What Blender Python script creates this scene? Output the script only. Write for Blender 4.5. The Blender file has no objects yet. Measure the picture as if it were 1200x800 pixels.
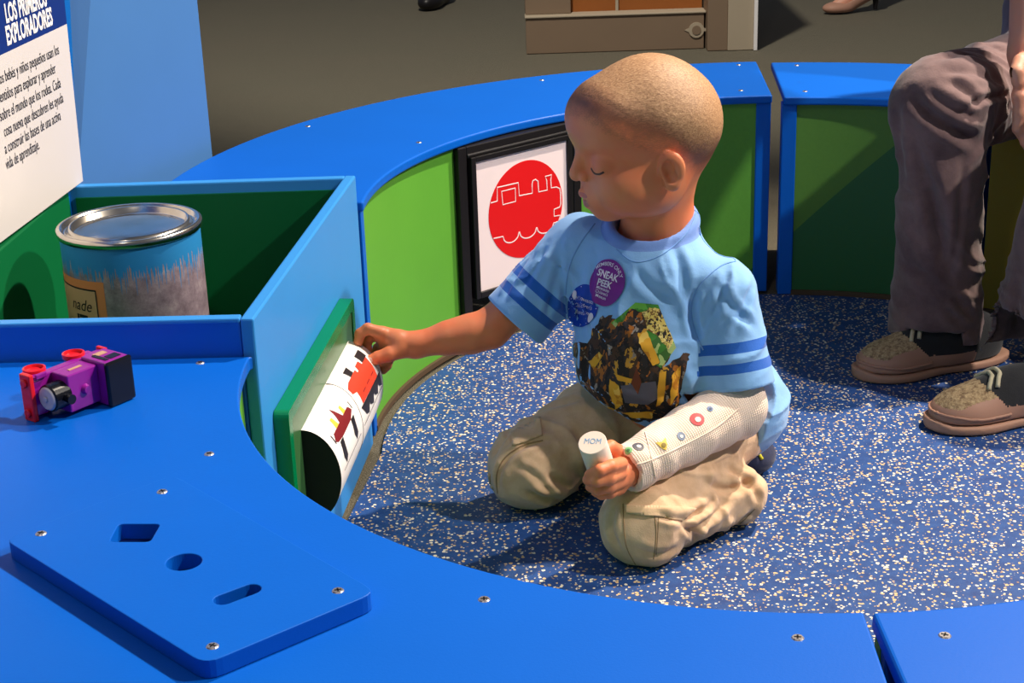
import bpy, bmesh, math, random
import numpy as np
from mathutils import Vector, Matrix
from mathutils.bvhtree import BVHTree
from mathutils.geometry import delaunay_2d_cdt
random.seed(7)
SC = bpy.context.scene
COL = SC.collection
PI = math.pi
BH = .323                      # height of the bench tops

# ------------------------------------------------------------------ camera
FPX = 1900.0; PITCH = .357; ROLL = -.033
CAM = np.array([-.38, -1.92, .855])
_cp, _sp = math.cos(PITCH), math.sin(PITCH)
FW = np.array([0, _cp, -_sp]); _r = np.array([1., 0, 0]); _u = np.cross(_r, FW)
RT = math.cos(ROLL)*_r+math.sin(ROLL)*_u
UP = -math.sin(ROLL)*_r+math.cos(ROLL)*_u
def ray(x, y):
    return (x-600)/FPX*RT-(y-400)/FPX*UP+FW
def W(x, y, z=None, Y=None, X=None):
    d = ray(x, y)
    t = (z-CAM[2])/d[2] if z is not None else ((Y-CAM[1])/d[1] if Y is not None else (X-CAM[0])/d[0])
    return CAM+d*t
def WP(x, y, A, n):
    d = ray(x, y); A = np.array(A, float); n = np.array(n, float)
    return CAM+d*(((A-CAM)@n)/(d@n))
cd = bpy.data.cameras.new('camera'); co = bpy.data.objects.new('camera', cd); COL.objects.link(co)
cd.sensor_width = 36; cd.lens = FPX/1200*36; cd.clip_start = .02; cd.clip_end = 60
M = Matrix(((RT[0], UP[0], -FW[0], CAM[0]), (RT[1], UP[1], -FW[1], CAM[1]), (RT[2], UP[2], -FW[2], CAM[2]), (0, 0, 0, 1)))
co.matrix_world = M; SC.camera = co

# ------------------------------------------------------------------ materials
def srgb(r, g, b):
    f = lambda c: (c/255/12.92) if c/255 <= .04045 else ((c/255+.055)/1.055)**2.4
    return (f(r), f(g), f(b), 1)
class NT:
    def __init__(s, name):
        s.m = bpy.data.materials.new(name); s.m.use_nodes = True; s.t = s.m.node_tree
        s.b = s.t.nodes['Principled BSDF']; s.out = s.t.nodes['Material Output']
    def n(s, k, **kw):
        o = s.t.nodes.new(k)
        for a, v in kw.items():
            if a in ('operation', 'blend_type', 'data_type', 'attribute_name', 'feature', 'noise_dimensions', 'mode', 'wave_type', 'bands_direction', 'interpolation_type', 'distance', 'vector_type', 'clamp', 'use_clamp'):
                setattr(o, a, v)
            else:
                o.inputs[a.replace('_', ' ')].default_value = v
        return o
    def l(s, a, b): s.t.links.new(a, b)
    def mix(s, fac, a, b):
        o = s.t.nodes.new('ShaderNodeMix'); o.data_type = 'RGBA'
        for i, v in ((0, fac), (6, a), (7, b)):
            if hasattr(v, 'is_output'): s.l(v, o.inputs[i])
            else: o.inputs[i].default_value = v
        return o.outputs[2]
    def math(s, op, a, b=None):
        o = s.t.nodes.new('ShaderNodeMath'); o.operation = op
        for i, v in ((0, a), (1, b)):
            if v is None: continue
            if hasattr(v, 'is_output'): s.l(v, o.inputs[i])
            else: o.inputs[i].default_value = v
        return o.outputs[0]
    def coord(s, k='Object'): return s.n('ShaderNodeTexCoord').outputs[k]
    def attr(s, name, out='Fac'): return s.n('ShaderNodeAttribute', attribute_name=name).outputs[out]
    def noise(s, vec, scale, detail=3, rough=.6, out='Fac'):
        o = s.n('ShaderNodeTexNoise', Scale=scale, Detail=detail, Roughness=rough); s.l(vec, o.inputs['Vector']); return o.outputs[out]
    def ramp(s, fac, stops, interp='LINEAR'):
        o = s.t.nodes.new('ShaderNodeValToRGB'); o.color_ramp.interpolation = interp
        e = o.color_ramp.elements
        while len(e) < len(stops): e.new(.5)
        for k, (p, c) in enumerate(stops): e[k].position = p; e[k].color = c if len(c) == 4 else (*c, 1)
        s.l(fac, o.inputs[0]); return o.outputs[0]
    def bump(s, h, strength=.2, dist=.001):
        o = s.n('ShaderNodeBump', Strength=strength); o.inputs['Distance'].default_value = dist
        s.l(h, o.inputs['Height']); s.l(o.outputs[0], s.b.inputs['Normal'])
    def base(s, c):
        if hasattr(c, 'is_output'): s.l(c, s.b.inputs['Base Color'])
        else: s.b.inputs['Base Color'].default_value = c
    def set(s, **k):
        for a, v in k.items(): s.b.inputs[a.replace('_', ' ')].default_value = v
        return s.m
def mono(c, f): return (c[0]*f, c[1]*f, c[2]*f, 1)
def plastic(name, col, rough=.38, var=.06, bump=.12, scale=90, spec=.3):
    k = NT(name); v = k.coord()
    n = k.noise(v, 9, 4); k.base(k.mix(n, mono(col, 1-var), mono(col, 1+var)))
    n2 = k.noise(v, scale*6, 2); k.bump(n2, bump, .0006)
    k.set(Roughness=rough); k.b.inputs['Specular IOR Level'].default_value = spec
    return k.m
BLUE = srgb(0, 92, 195)
M_blue = plastic('blue_plastic', BLUE, .45, .05, spec=.22)
M_sky = plastic('sky_blue_plastic', srgb(54, 140, 214), .38, .05)
M_kiosk = plastic('kiosk_blue', srgb(68, 116, 172), .5, .04)
M_strip = plastic('kiosk_edge_blue', srgb(0, 92, 170), .4)
M_green = plastic('leaf_green_panel', srgb(92, 160, 52), .5, .08)
M_binliner = plastic('deep_green_liner', srgb(0, 98, 52), .5, .06)
M_board = plastic('green_board', srgb(0, 118, 70), .25)
M_boardface = plastic('olive_reflection_board_face', srgb(60, 104, 62), .3)  # board green with a darker olive reflection put into its colour
M_black = plastic('black_metal', srgb(26, 24, 26), .4)
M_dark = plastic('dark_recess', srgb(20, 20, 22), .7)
M_white = plastic('white_print', srgb(236, 232, 230), .45, .02)
M_poster = plastic('poster_white', srgb(240, 222, 222), .4, .02)
M_red = plastic('poster_red', srgb(222, 26, 30), .4, .03)
M_navy = plastic('navy_print', srgb(14, 44, 116), .4, .03)
M_ink = plastic('ink', srgb(38, 36, 40), .5, .02)
M_yellow = plastic('ochre_panel', srgb(140, 118, 30), .6, .1)
M_trim = plastic('brown_kick_trim', srgb(84, 66, 50), .7, .1)
k = NT('screw_metal'); k.base(srgb(186, 178, 176)); M_screw = k.set(Metallic=.8, Roughness=.35)
k = NT('tin_metal'); v = k.coord(); k.base(k.ramp(k.noise(v, 14), [(.3, srgb(190, 180, 165)), (.7, srgb(225, 220, 212))])); M_tin = k.set(Metallic=1., Roughness=.2)

def hills(name, light, dark, fx, fz, off, soft=.0):
    k = NT(name); v = k.coord(); sp = k.n('ShaderNodeSeparateXYZ'); k.l(v, sp.inputs[0])
    e = k.math('ADD', k.math('MULTIPLY', sp.outputs[0], fx), k.math('MULTIPLY', sp.outputs[2], fz))
    m = k.math('GREATER_THAN', e, off)
    n = k.noise(v, 200, 3); c = k.mix(m, light, dark)
    c2 = k.mix(k.math('MULTIPLY', n, .35), c, mono(light, .5)); k.base(c2); return k.set(Roughness=.55)
M_hills = hills('green_hills_panel', srgb(84, 134, 46), srgb(22, 96, 52), 1.0, -1.0, -.032)
M_hillsL = hills('green_hills_panel_pale', srgb(92, 160, 52), srgb(22, 96, 52), 1.0, -1.0, -.028)

# rubber mat with chips
SK1 = srgb(226, 138, 94)
k = NT('speckled_rubber'); v = k.coord()
nz = k.n('ShaderNodeTexNoise', Scale=300., Detail=2.); k.l(v, nz.inputs['Vector'])
vm = k.n('ShaderNodeVectorMath', operation='SCALE'); k.l(nz.outputs['Color'], vm.inputs[0]); vm.inputs['Scale'].default_value = .0036
va = k.n('ShaderNodeVectorMath', operation='ADD'); k.l(v, va.inputs[0]); k.l(vm.outputs[0], va.inputs[1])
vo = k.n('ShaderNodeTexVoronoi', Scale=215.); k.l(va.outputs[0], vo.inputs['Vector'])
sp = k.n('ShaderNodeSeparateColor'); k.l(vo.outputs['Color'], sp.inputs[0])
size = k.math('MULTIPLY', sp.outputs[1], .32)
m = k.math('MULTIPLY', k.math('LESS_THAN', vo.outputs['Distance'], k.math('ADD', size, .16)), k.math('LESS_THAN', sp.outputs[0], .74))
chip = k.ramp(sp.outputs[2], [(0, srgb(240, 226, 196)), (.36, srgb(216, 180, 128)), (.72, srgb(160, 124, 92)), (.9, srgb(130, 150, 160))], 'CONSTANT')
blu = k.ramp(k.noise(v, 60, 4), [(.3, srgb(20, 56, 116)), (.7, srgb(34, 78, 142))])
k.base(k.mix(m, blu, chip)); k.bump(k.noise(v, 500, 2), .4, .001); M_rubber = k.set(Roughness=.55)
# carpet
k = NT('brown_grey_carpet'); v = k.coord()
c = k.ramp(k.noise(v, 420, 4, .8), [(.28, srgb(50, 45, 36)), (.5, srgb(104, 96, 80)), (.75, srgb(160, 150, 128))])
c = k.mix(k.math('MULTIPLY', k.noise(v, 3, 3), .4), c, srgb(92, 96, 78)); k.base(c); k.bump(k.noise(v, 600, 3), .8, .004); M_carpet = k.set(Roughness=.95)

def haircol(k, sk):
    v = k.coord(); h = k.attr('edge'); mp = k.n('ShaderNodeMapping'); mp.inputs['Scale'].default_value = (260, 900, 900); k.l(v, mp.inputs[0]); s = k.noise(mp.outputs[0], 1, 3, .7)
    c = k.ramp(s, [(.3, srgb(124, 88, 60)), (.5, srgb(170, 128, 90)), (.72, srgb(206, 166, 124))])
    c1 = k.ramp(s, [(.3, srgb(94, 58, 40)), (.7, srgb(152, 94, 64))])
    e = k.math('ADD', h, k.math('MULTIPLY', k.math('MULTIPLY', k.math('SUBTRACT', s, .5), .5), k.math('GREATER_THAN', h, .001)))
    f = k.ramp(e, [(.02, (0, 0, 0)), (.36, (1, 1, 1))]); g = k.ramp(h, [(.4, (0, 0, 0)), (.8, (1, 1, 1))])
    return k.mix(f, sk, k.mix(g, c1, c))
def skin(name, c1, c2, rough=.5, hair=False):
    k = NT(name); v = k.coord(); n = k.noise(v, 22, 4)
    c = k.mix(k.ramp(n, [(.35, (0, 0, 0)), (.7, (1, 1, 1))]), c1, c2)
    if hair: c = haircol(k, c)
    k.base(c); k.bump(k.noise(v, 700, 3), .15, .0006)
    k.b.inputs['Subsurface Weight'].default_value = .12; k.b.inputs['Subsurface Radius'].default_value = (.01, .004, .002); k.b.inputs['Subsurface Scale'].default_value = .5
    return k.set(Roughness=rough)
M_skin = skin('child_skin', SK1, srgb(230, 122, 80), hair=True)
M_skin2 = skin('adult_skin', srgb(206, 152, 126), srgb(214, 142, 116))
M_lip = skin('lips', srgb(200, 108, 96), srgb(206, 116, 104), .4)
M_nail = skin('nail', srgb(236, 178, 160), srgb(238, 186, 168), .3)

def hairmat():
    k = NT('short_blond_hair'); k.base(haircol(k, SK1)); k.bump(k.noise(k.coord(), 500, 3), .3, .001); return k.set(Roughness=.6)
M_hair = hairmat()

def shirtmat():
    k = NT('light_blue_jersey'); v = k.coord()
    base = k.mix(k.noise(v, 25, 4), srgb(118, 172, 232), srgb(142, 190, 240))
    a = k.attr('arm')           # metres from the sleeve end; >0.9 off the sleeve
    def band(lo, hi): return k.math('MULTIPLY', k.math('GREATER_THAN', a, lo), k.math('LESS_THAN', a, hi))
    m = k.math('MAXIMUM', band(.020, .031), band(.042, .054))
    c = k.mix(m, base, srgb(8, 92, 190))
    cl = k.attr('collar')
    rib = k.math('GREATER_THAN', cl, .5)
    c = k.mix(rib, c, srgb(112, 148, 218)); k.base(c)
    sea = k.attr('seam')
    hgt = k.math('ADD', k.math('MULTIPLY', k.noise(v, 900, 2), .25), k.noise(v, 60, 4))
    k.bump(hgt, .35, .002); k.b.inputs['Sheen Weight'].default_value = .25
    return k.set(Roughness=.85)
M_shirt = shirtmat()
def cloth(name, c1, c2, scale=30, fine=900, b=.4, rough=.9, cord=None):
    k = NT(name); v = k.coord(); n = k.noise(v, scale, 5, .65); k.base(k.mix(k.ramp(n, [(.35, (0, 0, 0)), (.68, (1, 1, 1))]), c1, c2))
    h = k.math('ADD', k.math('MULTIPLY', k.noise(v, fine, 2), .3), k.noise(v, 55, 4)); k.bump(h, b, .002)
    k.b.inputs['Sheen Weight'].default_value = .2; return k.set(Roughness=rough)
M_khaki = cloth('khaki_cotton', srgb(206, 166, 130), srgb(226, 190, 156))
M_khaki2 = cloth('khaki_pocket', srgb(208, 172, 134), srgb(222, 188, 152))
M_cord = cloth('plum_brown_corduroy', srgb(84, 62, 64), srgb(120, 94, 92), 14, 500, .5)
M_navysock = cloth('navy_knit', srgb(24, 30, 60), srgb(30, 38, 78))
M_blackcloth = cloth('black_cloth', srgb(16, 16, 20), srgb(26, 26, 30))
M_stitch = cloth('stitching', srgb(150, 116, 80), srgb(170, 136, 98))
k = NT('knit_cast_wrap'); v = k.coord(); a = k.attr('along'); b = k.attr('round')
w = k.math('SINE', k.math('MULTIPLY', a, 2300.)); w2 = k.math('SINE', k.math('MULTIPLY', b, 90.))
h = k.math('ADD', w, k.math('MULTIPLY', w2, .7)); k.base(k.mix(k.noise(v, 40, 4), srgb(236, 206, 184), srgb(248, 228, 212))); k.bump(h, .35, .0009); M_cast = k.set(Roughness=.9)
k = NT('suede'); v = k.coord(); k.base(k.ramp(k.noise(v, 160, 4, .8), [(.35, srgb(112, 86, 62)), (.6, srgb(186, 160, 120))])); k.bump(k.noise(v, 300, 3), .6, .002); M_suede = k.set(Roughness=.9)
M_leather = plastic('tan_leather', srgb(170, 128, 108), .55, .1)
M_sole = plastic('rubber_sole', srgb(176, 134, 112), .6, .1)
M_lace = cloth('laces', srgb(170, 160, 130), srgb(200, 190, 160))

# ------------------------------------------------------------------ object helpers
def obj(name, me, mats=None, parent=None, smooth=False, bevel=0, seg=2):
    if isinstance(me, bmesh.types.BMesh):
        bm = me; me = bpy.data.meshes.new(name); bm.normal_update(); bm.to_mesh(me); bm.free()
    o = bpy.data.objects.new(name, me); COL.objects.link(o)
    if mats is not None:
        for m in (mats if isinstance(mats, (list, tuple)) else [mats]): me.materials.append(m)
    if parent is not None: o.parent = parent; o.matrix_parent_inverse = Matrix.Translation(-parent.location) if parent.type == 'EMPTY' and parent.parent is None else parent_inv(parent)
    if smooth:
        me.polygons.foreach_set('use_smooth', [True]*len(me.polygons))
    if bevel:
        b = o.modifiers.new('bevel', 'BEVEL'); b.width = bevel; b.segments = seg; b.limit_method = 'ANGLE'; b.angle_limit = .6
        b.harden_normals = False
    return o
def world(o):
    m = Matrix.LocRotScale(o.location, o.rotation_euler, o.scale)
    if o.parent: m = world(o.parent) @ o.matrix_parent_inverse @ m
    return m
def parent_inv(p): return world(p).inverted()
def thing(name, label, cat, loc=(0, 0, 0), group=None):
    o = bpy.data.objects.new(name, None); COL.objects.link(o); o.location = loc; o.empty_display_size = .05
    tag(o, label, cat, group); return o
def tag(o, label, cat, group=None):
    o['label'] = label; o['category'] = cat
    if group: o['group'] = group
    return o
def box_bm(x0, x1, y0, y1, z0, z1, mat=None):
    bm = bmesh.new(); bmesh.ops.create_cube(bm, size=1)
    for v in bm.verts: v.co = Vector(((x0+x1)/2+v.co.x*(x1-x0), (y0+y1)/2+v.co.y*(y1-y0), (z0+z1)/2+v.co.z*(z1-z0)))
    if mat: bm.transform(mat)
    return bm
def prism(poly, z0, z1, holes=(), mat=None):
    """extruded outline with holes; poly is a list of xy."""
    vs = [Vector(p) for p in poly]; n = len(vs); ed = [(i, (i+1) % n) for i in range(n)]
    loops = [list(range(n))]
    for h in holes:
        s = len(vs); vs += [Vector(p) for p in h]; ed += [(s+i, s+(i+1) % len(h)) for i in range(len(h))]; loops.append(list(range(s, s+len(h))))
    if holes:
        V, E, F, *_ = delaunay_2d_cdt(vs, ed, [], 1, 1e-7)
        def inside(p, L):
            c = False
            for i in range(len(L)):
                a, b = vs[L[i]], vs[L[i-1]]
                if (a.y > p.y) != (b.y > p.y) and p.x < (b.x-a.x)*(p.y-a.y)/(b.y-a.y)+a.x: c = not c
            return c
        FF = []
        for f in F:
            p = sum((V[i] for i in f), Vector((0, 0)))/len(f)
            if inside(p, loops[0]) and not any(inside(p, L) for L in loops[1:]): FF.append(f)
    else:
        V = vs; FF = [list(range(n))]
    bm = bmesh.new(); bv = [bm.verts.new((p.x, p.y, z0)) for p in V]
    for f in FF: bm.faces.new([bv[i] for i in f])
    bmesh.ops.recalc_face_normals(bm, faces=bm.faces)
    r = bmesh.ops.extrude_face_region(bm, geom=list(bm.faces))
    for g in r['geom']:
        if isinstance(g, bmesh.types.BMVert): g.co.z = z1
    bmesh.ops.recalc_face_normals(bm, faces=bm.faces)
    bmesh.ops.delete(bm, geom=[v for v in bm.verts if not v.link_faces], context='VERTS')
    if mat: bm.transform(mat)
    return bm
def arc(c, r, a0, a1, n): return [(c[0]+r*math.cos(math.radians(a0+(a1-a0)*i/n)), c[1]+r*math.sin(math.radians(a0+(a1-a0)*i/n))) for i in range(n+1)]
def ringsec(c, r0, r1, a0, a1, n=48): return arc(c, r1, a0, a1, n)+arc(c, r0, a1, a0, n)
def cyl_bm(r, z0, z1, n=32, r2=None):
    bm = bmesh.new(); bmesh.ops.create_cone(bm, cap_ends=True, segments=n, radius1=r, radius2=r if r2 is None else r2, depth=z1-z0)
    bmesh.ops.translate(bm, vec=(0, 0, (z0+z1)/2), verts=bm.verts); return bm
def lathe(prof, n=64):
    bm = bmesh.new(); rings = []
    for (r, z) in prof: rings.append([bm.verts.new((r*math.cos(2*PI*i/n), r*math.sin(2*PI*i/n), z)) for i in range(n)] if r > 1e-6 else [bm.verts.new((0, 0, z))])
    for a, b in zip(rings, rings[1:]):
        for i in range(n):
            j = (i+1) % n; q = [a[i % len(a)], a[j % len(a)], b[j % len(b)], b[i % len(b)]]; q = list(dict.fromkeys(q))
            if len(q) > 2: bm.faces.new(q)
    return bm
def tube_bm(pts, r, n=8, closed=False, bm=None):
    bm = bm or bmesh.new(); pts = [Vector(p) for p in pts]; rs = r if isinstance(r, (list, tuple)) else [r]*len(pts); rings = []
    up = None
    for i, p in enumerate(pts):
        a = pts[i-1] if i or closed else p; b = pts[(i+1) % len(pts)] if i < len(pts)-1 or closed else p
        t = (b-a).normalized()
        if up is None: up = t.orthogonal().normalized()
        up = (up-t*up.dot(t)).normalized(); s = t.cross(up)
        rings.append([bm.verts.new(p+(up*math.cos(2*PI*j/n)+s*math.sin(2*PI*j/n))*rs[i]) for j in range(n)])
    m = len(rings)
    for i in range(m if closed else m-1):
        A, B = rings[i], rings[(i+1) % m]
        for j in range(n): bm.faces.new((A[j], A[(j+1) % n], B[(j+1) % n], B[j]))
    if not closed: bm.faces.new(rings[0][::-1]); bm.faces.new(rings[-1])
    return bm
def join_bm(bms):
    out = bmesh.new()
    for b in bms:
        me = bpy.data.meshes.new('tmp'); b.to_mesh(me); out.from_mesh(me); bpy.data.meshes.remove(me); b.free()
    return out
_tc = {}
def text2d(s, size=1., bold=0., xs=1., shear=0., align='CENTER', space=1.):
    """flat text mesh: (verts2d, faces), built-in font."""
    cu = bpy.data.curves.new('t', 'FONT'); cu.body = s; cu.size = 1.; cu.offset = bold; cu.shear = shear; cu.align_x = align; cu.space_character = space
    cu.resolution_u = 3
    o = bpy.data.objects.new('t', cu); COL.objects.link(o)
    dg = bpy.context.evaluated_depsgraph_get(); me = bpy.data.meshes.new_from_object(o.evaluated_get(dg))
    v = [(p.co.x*size*xs, p.co.y*size) for p in me.vertices]; f = [tuple(p.vertices) for p in me.polygons]
    bpy.data.objects.remove(o); bpy.data.curves.remove(cu); bpy.data.meshes.remove(me)
    return v, f
def flat(vf, fn):
    """2d mesh to a bmesh by fn(x,y)->3d"""
    bm = bmesh.new(); vs = [bm.verts.new(fn(*p)) for p in vf[0]]
    for f in vf[1]:
        try: bm.faces.new([vs[i] for i in f])
        except ValueError: pass
    return bm
def place(P, ex, ey, ez=None):
    ex = Vector(ex).normalized(); ey = Vector(ey); ez = Vector(ez).normalized() if ez is not None else ex.cross(ey).normalized(); ey = ez.cross(ex)
    m = Matrix((ex, ey, ez)).transposed().to_4x4(); m.translation = Vector(P); return m

# ------------------------------------------------------------------ implicit surfaces
def hsh(i, j, k, s):
    n = (i*374761393+j*668265263+k*2147483647+s*974634777) & 0x7fffffff
    n = ((n ^ (n >> 13))*1274126177) & 0x7fffffff
    return (n & 0xffff)/65535.
def vnoise(p, f, s=0):
    q = p*f; i = np.floor(q).astype(np.int64); t = q-i; t = t*t*(3-2*t); r = 0
    for a in (0, 1):
        for b in (0, 1):
            for c in (0, 1):
                w = (t[:, 0] if a else 1-t[:, 0])*(t[:, 1] if b else 1-t[:, 1])*(t[:, 2] if c else 1-t[:, 2])
                r = r+w*hsh(i[:, 0]+a, i[:, 1]+b, i[:, 2]+c, s)
    return r*2-1
def cap(a, b, ra, rb=None, sq=None):
    a = np.array(a, float); b = np.array(b, float); rb = ra if rb is None else rb; ab = b-a; L = ab@ab+1e-12
    def f(p):
        t = np.clip((p-a)@ab/L, 0, 1); return np.linalg.norm(p-a-t[:, None]*ab, axis=1)-(ra+(rb-ra)*t)
    return f
def ell(c, rad, R=None):
    c = np.array(c, float); rad = np.array(rad, float); R = np.eye(3) if R is None else np.array(R)
    def f(p):
        q = (p-c)@R.T; k0 = np.linalg.norm(q/rad, axis=1); k1 = np.linalg.norm(q/rad**2, axis=1)+1e-9
        return np.where(k0 < 1e-6, -rad.min(), k0*(k0-1)/k1)
    return f
def half(c, n):
    c = np.array(c, float); n = np.array(n, float); n /= np.linalg.norm(n)
    return lambda p: (p-c)@n
def rbox(c, hs, R, r):
    c = np.array(c, float); hs = np.array(hs, float); R = np.array(R)
    def f(p):
        q = np.abs((p-c)@R.T)-(hs-r); return np.linalg.norm(np.maximum(q, 0), axis=1)+np.minimum(q.max(1), 0)-r
    return f
def smin(a, b, k):
    if k <= 0: return np.minimum(a, b)
    h = np.clip(.5+.5*(b-a)/k, 0, 1); return b+(a-b)*h-k*h*(1-h)
def smax(a, b, k): return -smin(-a, -b, k)
class SDF:
    def __init__(s): s.ops = []; s.disp = []
    def add(s, f, k=.01): s.ops.append(('u', f, k)); return s
    def sub(s, f, k=.005): s.ops.append(('s', f, k)); return s
    def inter(s, f, k=.002): s.ops.append(('i', f, k)); return s
    def dis(s, f): s.ops.append(('d', f, 0)); return s
    def __call__(s, p):
        d = None
        for o, f, k in s.ops:
            if o == 'd': d = d+f(p); continue
            e = f(p)
            if d is None: d = e
            elif o == 'u': d = smin(d, e, k)
            elif o == 's': d = smax(d, -e, k)
            else: d = smax(d, e, k)
        return d
def mesh_sdf(sdf, lo, hi, h, B=8, slack=1.35, extra=.006):
    lo = np.array(lo, float); hi = np.array(hi, float)
    nb = np.ceil((hi-lo)/(h*B)).astype(int); N = nb*B
    D = np.ones(N, np.float32)
    ci = np.stack(np.meshgrid(*[np.arange(n) for n in nb], indexing='ij'), -1).reshape(-1, 3)
    cc = lo+(ci*B+(B-1)/2)*h; dc = sdf(cc); act = np.abs(dc) < h*B*.87*slack+extra
    Db = D.reshape(nb[0], B, nb[1], B, nb[2], B)
    Db[:] = np.where(dc.reshape(nb) < 0, -1., 1.)[:, None, :, None, :, None]
    o = np.stack(np.meshgrid(*[np.arange(B)]*3, indexing='ij'), -1).reshape(-1, 3)
    A = ci[act]
    for s in range(0, len(A), 400):
        a = A[s:s+400]; ii = (a[:, None, :]*B+o[None]).reshape(-1, 3); D[ii[:, 0], ii[:, 1], ii[:, 2]] = sdf(lo+ii*h)
    S = D < 0
    c = [S[a:N[0]-1+a, b:N[1]-1+b, g:N[2]-1+g] for a in (0, 1) for b in (0, 1) for g in (0, 1)]
    an = c[0].copy(); al = c[0].copy()
    for x in c[1:]: an |= x; al &= x
    cells = np.argwhere(an & ~al); idx = -np.ones(an.shape, np.int64); idx[tuple(cells.T)] = np.arange(len(cells))
    P = np.zeros((len(cells), 3)); C = np.zeros(len(cells))
    cor = [(a, b, g) for a in (0, 1) for b in (0, 1) for g in (0, 1)]
    for u in cor:
        for ax in range(3):
            if u[ax]: continue
            v = list(u); v[ax] = 1
            du = D[cells[:, 0]+u[0], cells[:, 1]+u[1], cells[:, 2]+u[2]]; dv = D[cells[:, 0]+v[0], cells[:, 1]+v[1], cells[:, 2]+v[2]]
            m = (du < 0) != (dv < 0); t = np.where(m, du/(du-dv+1e-12), 0)
            q = np.array(u, float)[None]+np.zeros((len(cells), 3)); q[:, ax] += t; P[m] += q[m]; C[m] += 1
    V = lo+(cells+P/C[:, None])*h
    Fs = []
    for ax in range(3):
        s0 = [slice(0, n) for n in N]; s1 = list(s0); s0[ax] = slice(0, N[ax]-1); s1[ax] = slice(1, N[ax])
        e = np.argwhere(S[tuple(s0)] != S[tuple(s1)]); b, g = [(1, 2), (2, 0), (0, 1)][ax]
        e = e[(e[:, b] > 0) & (e[:, g] > 0) & (e[:, b] < N[b]-1) & (e[:, g] < N[g]-1)]
        q = []
        for db, dg in ((0, 0), (-1, 0), (-1, -1), (0, -1)):
            x = e.copy(); x[:, b] += db; x[:, g] += dg; q.append(idx[tuple(x.T)])
        q = np.stack(q, 1); fl = S[tuple(e.T)]; q[~fl] = q[~fl][:, ::-1]; Fs.append(q)
    F = np.concatenate(Fs); return V, F[(F >= 0).all(1)]
def to_mesh(name, V, F, attrs=None):
    me = bpy.data.meshes.new(name); me.vertices.add(len(V)); me.vertices.foreach_set('co', V.astype(np.float32).ravel())
    me.loops.add(F.size); me.loops.foreach_set('vertex_index', F.ravel().astype(np.int32)); me.polygons.add(len(F))
    me.polygons.foreach_set('loop_start', np.arange(0, F.size, 4, dtype=np.int32)); me.polygons.foreach_set('use_smooth', np.ones(len(F), bool))
    me.update(calc_edges=True); me.validate()
    for n, a in (attrs or {}).items():
        t = me.attributes.new(n, 'FLOAT', 'POINT'); t.data.foreach_set('value', a.astype(np.float32))
    return me
def nrm(v): v = np.array(v, float); return v/np.linalg.norm(v)
def bvh_of(V, F): return BVHTree.FromPolygons([tuple(v) for v in V], [tuple(int(i) for i in f) for f in F])

# ================================================================== SETTING
bm = bmesh.new(); bmesh.ops.create_grid(bm, x_segments=1, y_segments=1, size=7); bmesh.ops.translate(bm, vec=(0, 2, -.005), verts=bm.verts)
fl = obj('floor', bm, M_carpet); fl['kind'] = 'structure'

CN = (-.155, -.54)      # centre of the near arc
mat = arc((0, 0), .552, -6, 182, 60)+arc(CN, .470, 176, 292, 40)+[(.14, -.94), (.27, -.84), (.38, -.70), (.46, -.54), (.515, -.36), (.545, -.18)]
o = obj('rubber_mat', prism(mat, -.0045, 0), M_rubber); tag(o, 'blue speckled rubber mat filling the oval between the benches', 'mat')

# ------------------------------------------------------------------ benches
def screw(parent, x, y, z, r=.0042):
    bm = join_bm([cyl_bm(r, 0, .0009, 20, r*.8)]); bm.transform(Matrix.Translation((x, y, z-.0001)))
    s = join_bm([box_bm(-r*.55, r*.55, -.0005, .0005, .0007, .00105), box_bm(-.0005, .0005, -r*.55, r*.55, .0007, .00105)])
    s.transform(Matrix.Translation((x, y, z)) @ Matrix.Rotation(x*31, 4, 'Z'))
    a = obj('screw', bm, M_screw, parent); obj('screw_slot', s, M_black, a)
def bench(label, c, ri, ro, a0, a1, post_a, panel_mat, screws, ang_panel=None, post_w=2.3, group='curved blue benches around the mat', cut=None):
    t = thing('play_bench', label, 'bench', (c[0]+ri*math.cos(math.radians((a0+a1)/2)), c[1]+ri*math.sin(math.radians((a0+a1)/2)), 0), group)
    obj('bench_top', prism(cut or ringsec(c, ri, ro, a0, a1), BH-.013, BH), M_blue, t, bevel=.003, seg=3)
    rr = ri+.006
    for pa in post_a:
        obj('post', prism(ringsec(c, rr, rr+.03, pa, pa+post_w, 3), 0.001, BH-.013), M_blue, t, bevel=.0015)
    for (b0, b1, mt) in (ang_panel or [(a0, a1, panel_mat)]):
        obj('front_panel', prism(ringsec(c, rr+.004, rr+.018, b0, b1, 40), .008, BH-.013), mt, t)
        obj('kick_trim', prism(ringsec(c, rr-.001, rr+.016, b0, b1, 40), .0005, .008), M_trim, t)
    bs = [(b0, b1) for (b0, b1, mt) in (ang_panel or [(a0, a1, 0)])]
    for (b0, b1) in bs: obj('back_panel', prism(ringsec(c, ro-.03, ro-.016, b0, b1, 40), .0, BH-.013), M_blue, t)
    for s in screws: screw(t, s[0], s[1], BH)
    return t
# far left bench with the train flap
aL, aR = 134.0, 118.6
tL = bench('long curved blue bench behind the boy, with the red train sign in its front', (0, 0), .558, .835, 86.4, 178.4,
      [86.5, 174.6], M_green, [(.018, .807), (-.008, .599), (-.502, .32), (-.317, .732), (-.672, .446)],
      ang_panel=[(88.6, 118.6, M_hillsL), (143.2, 175, M_green)])
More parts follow.
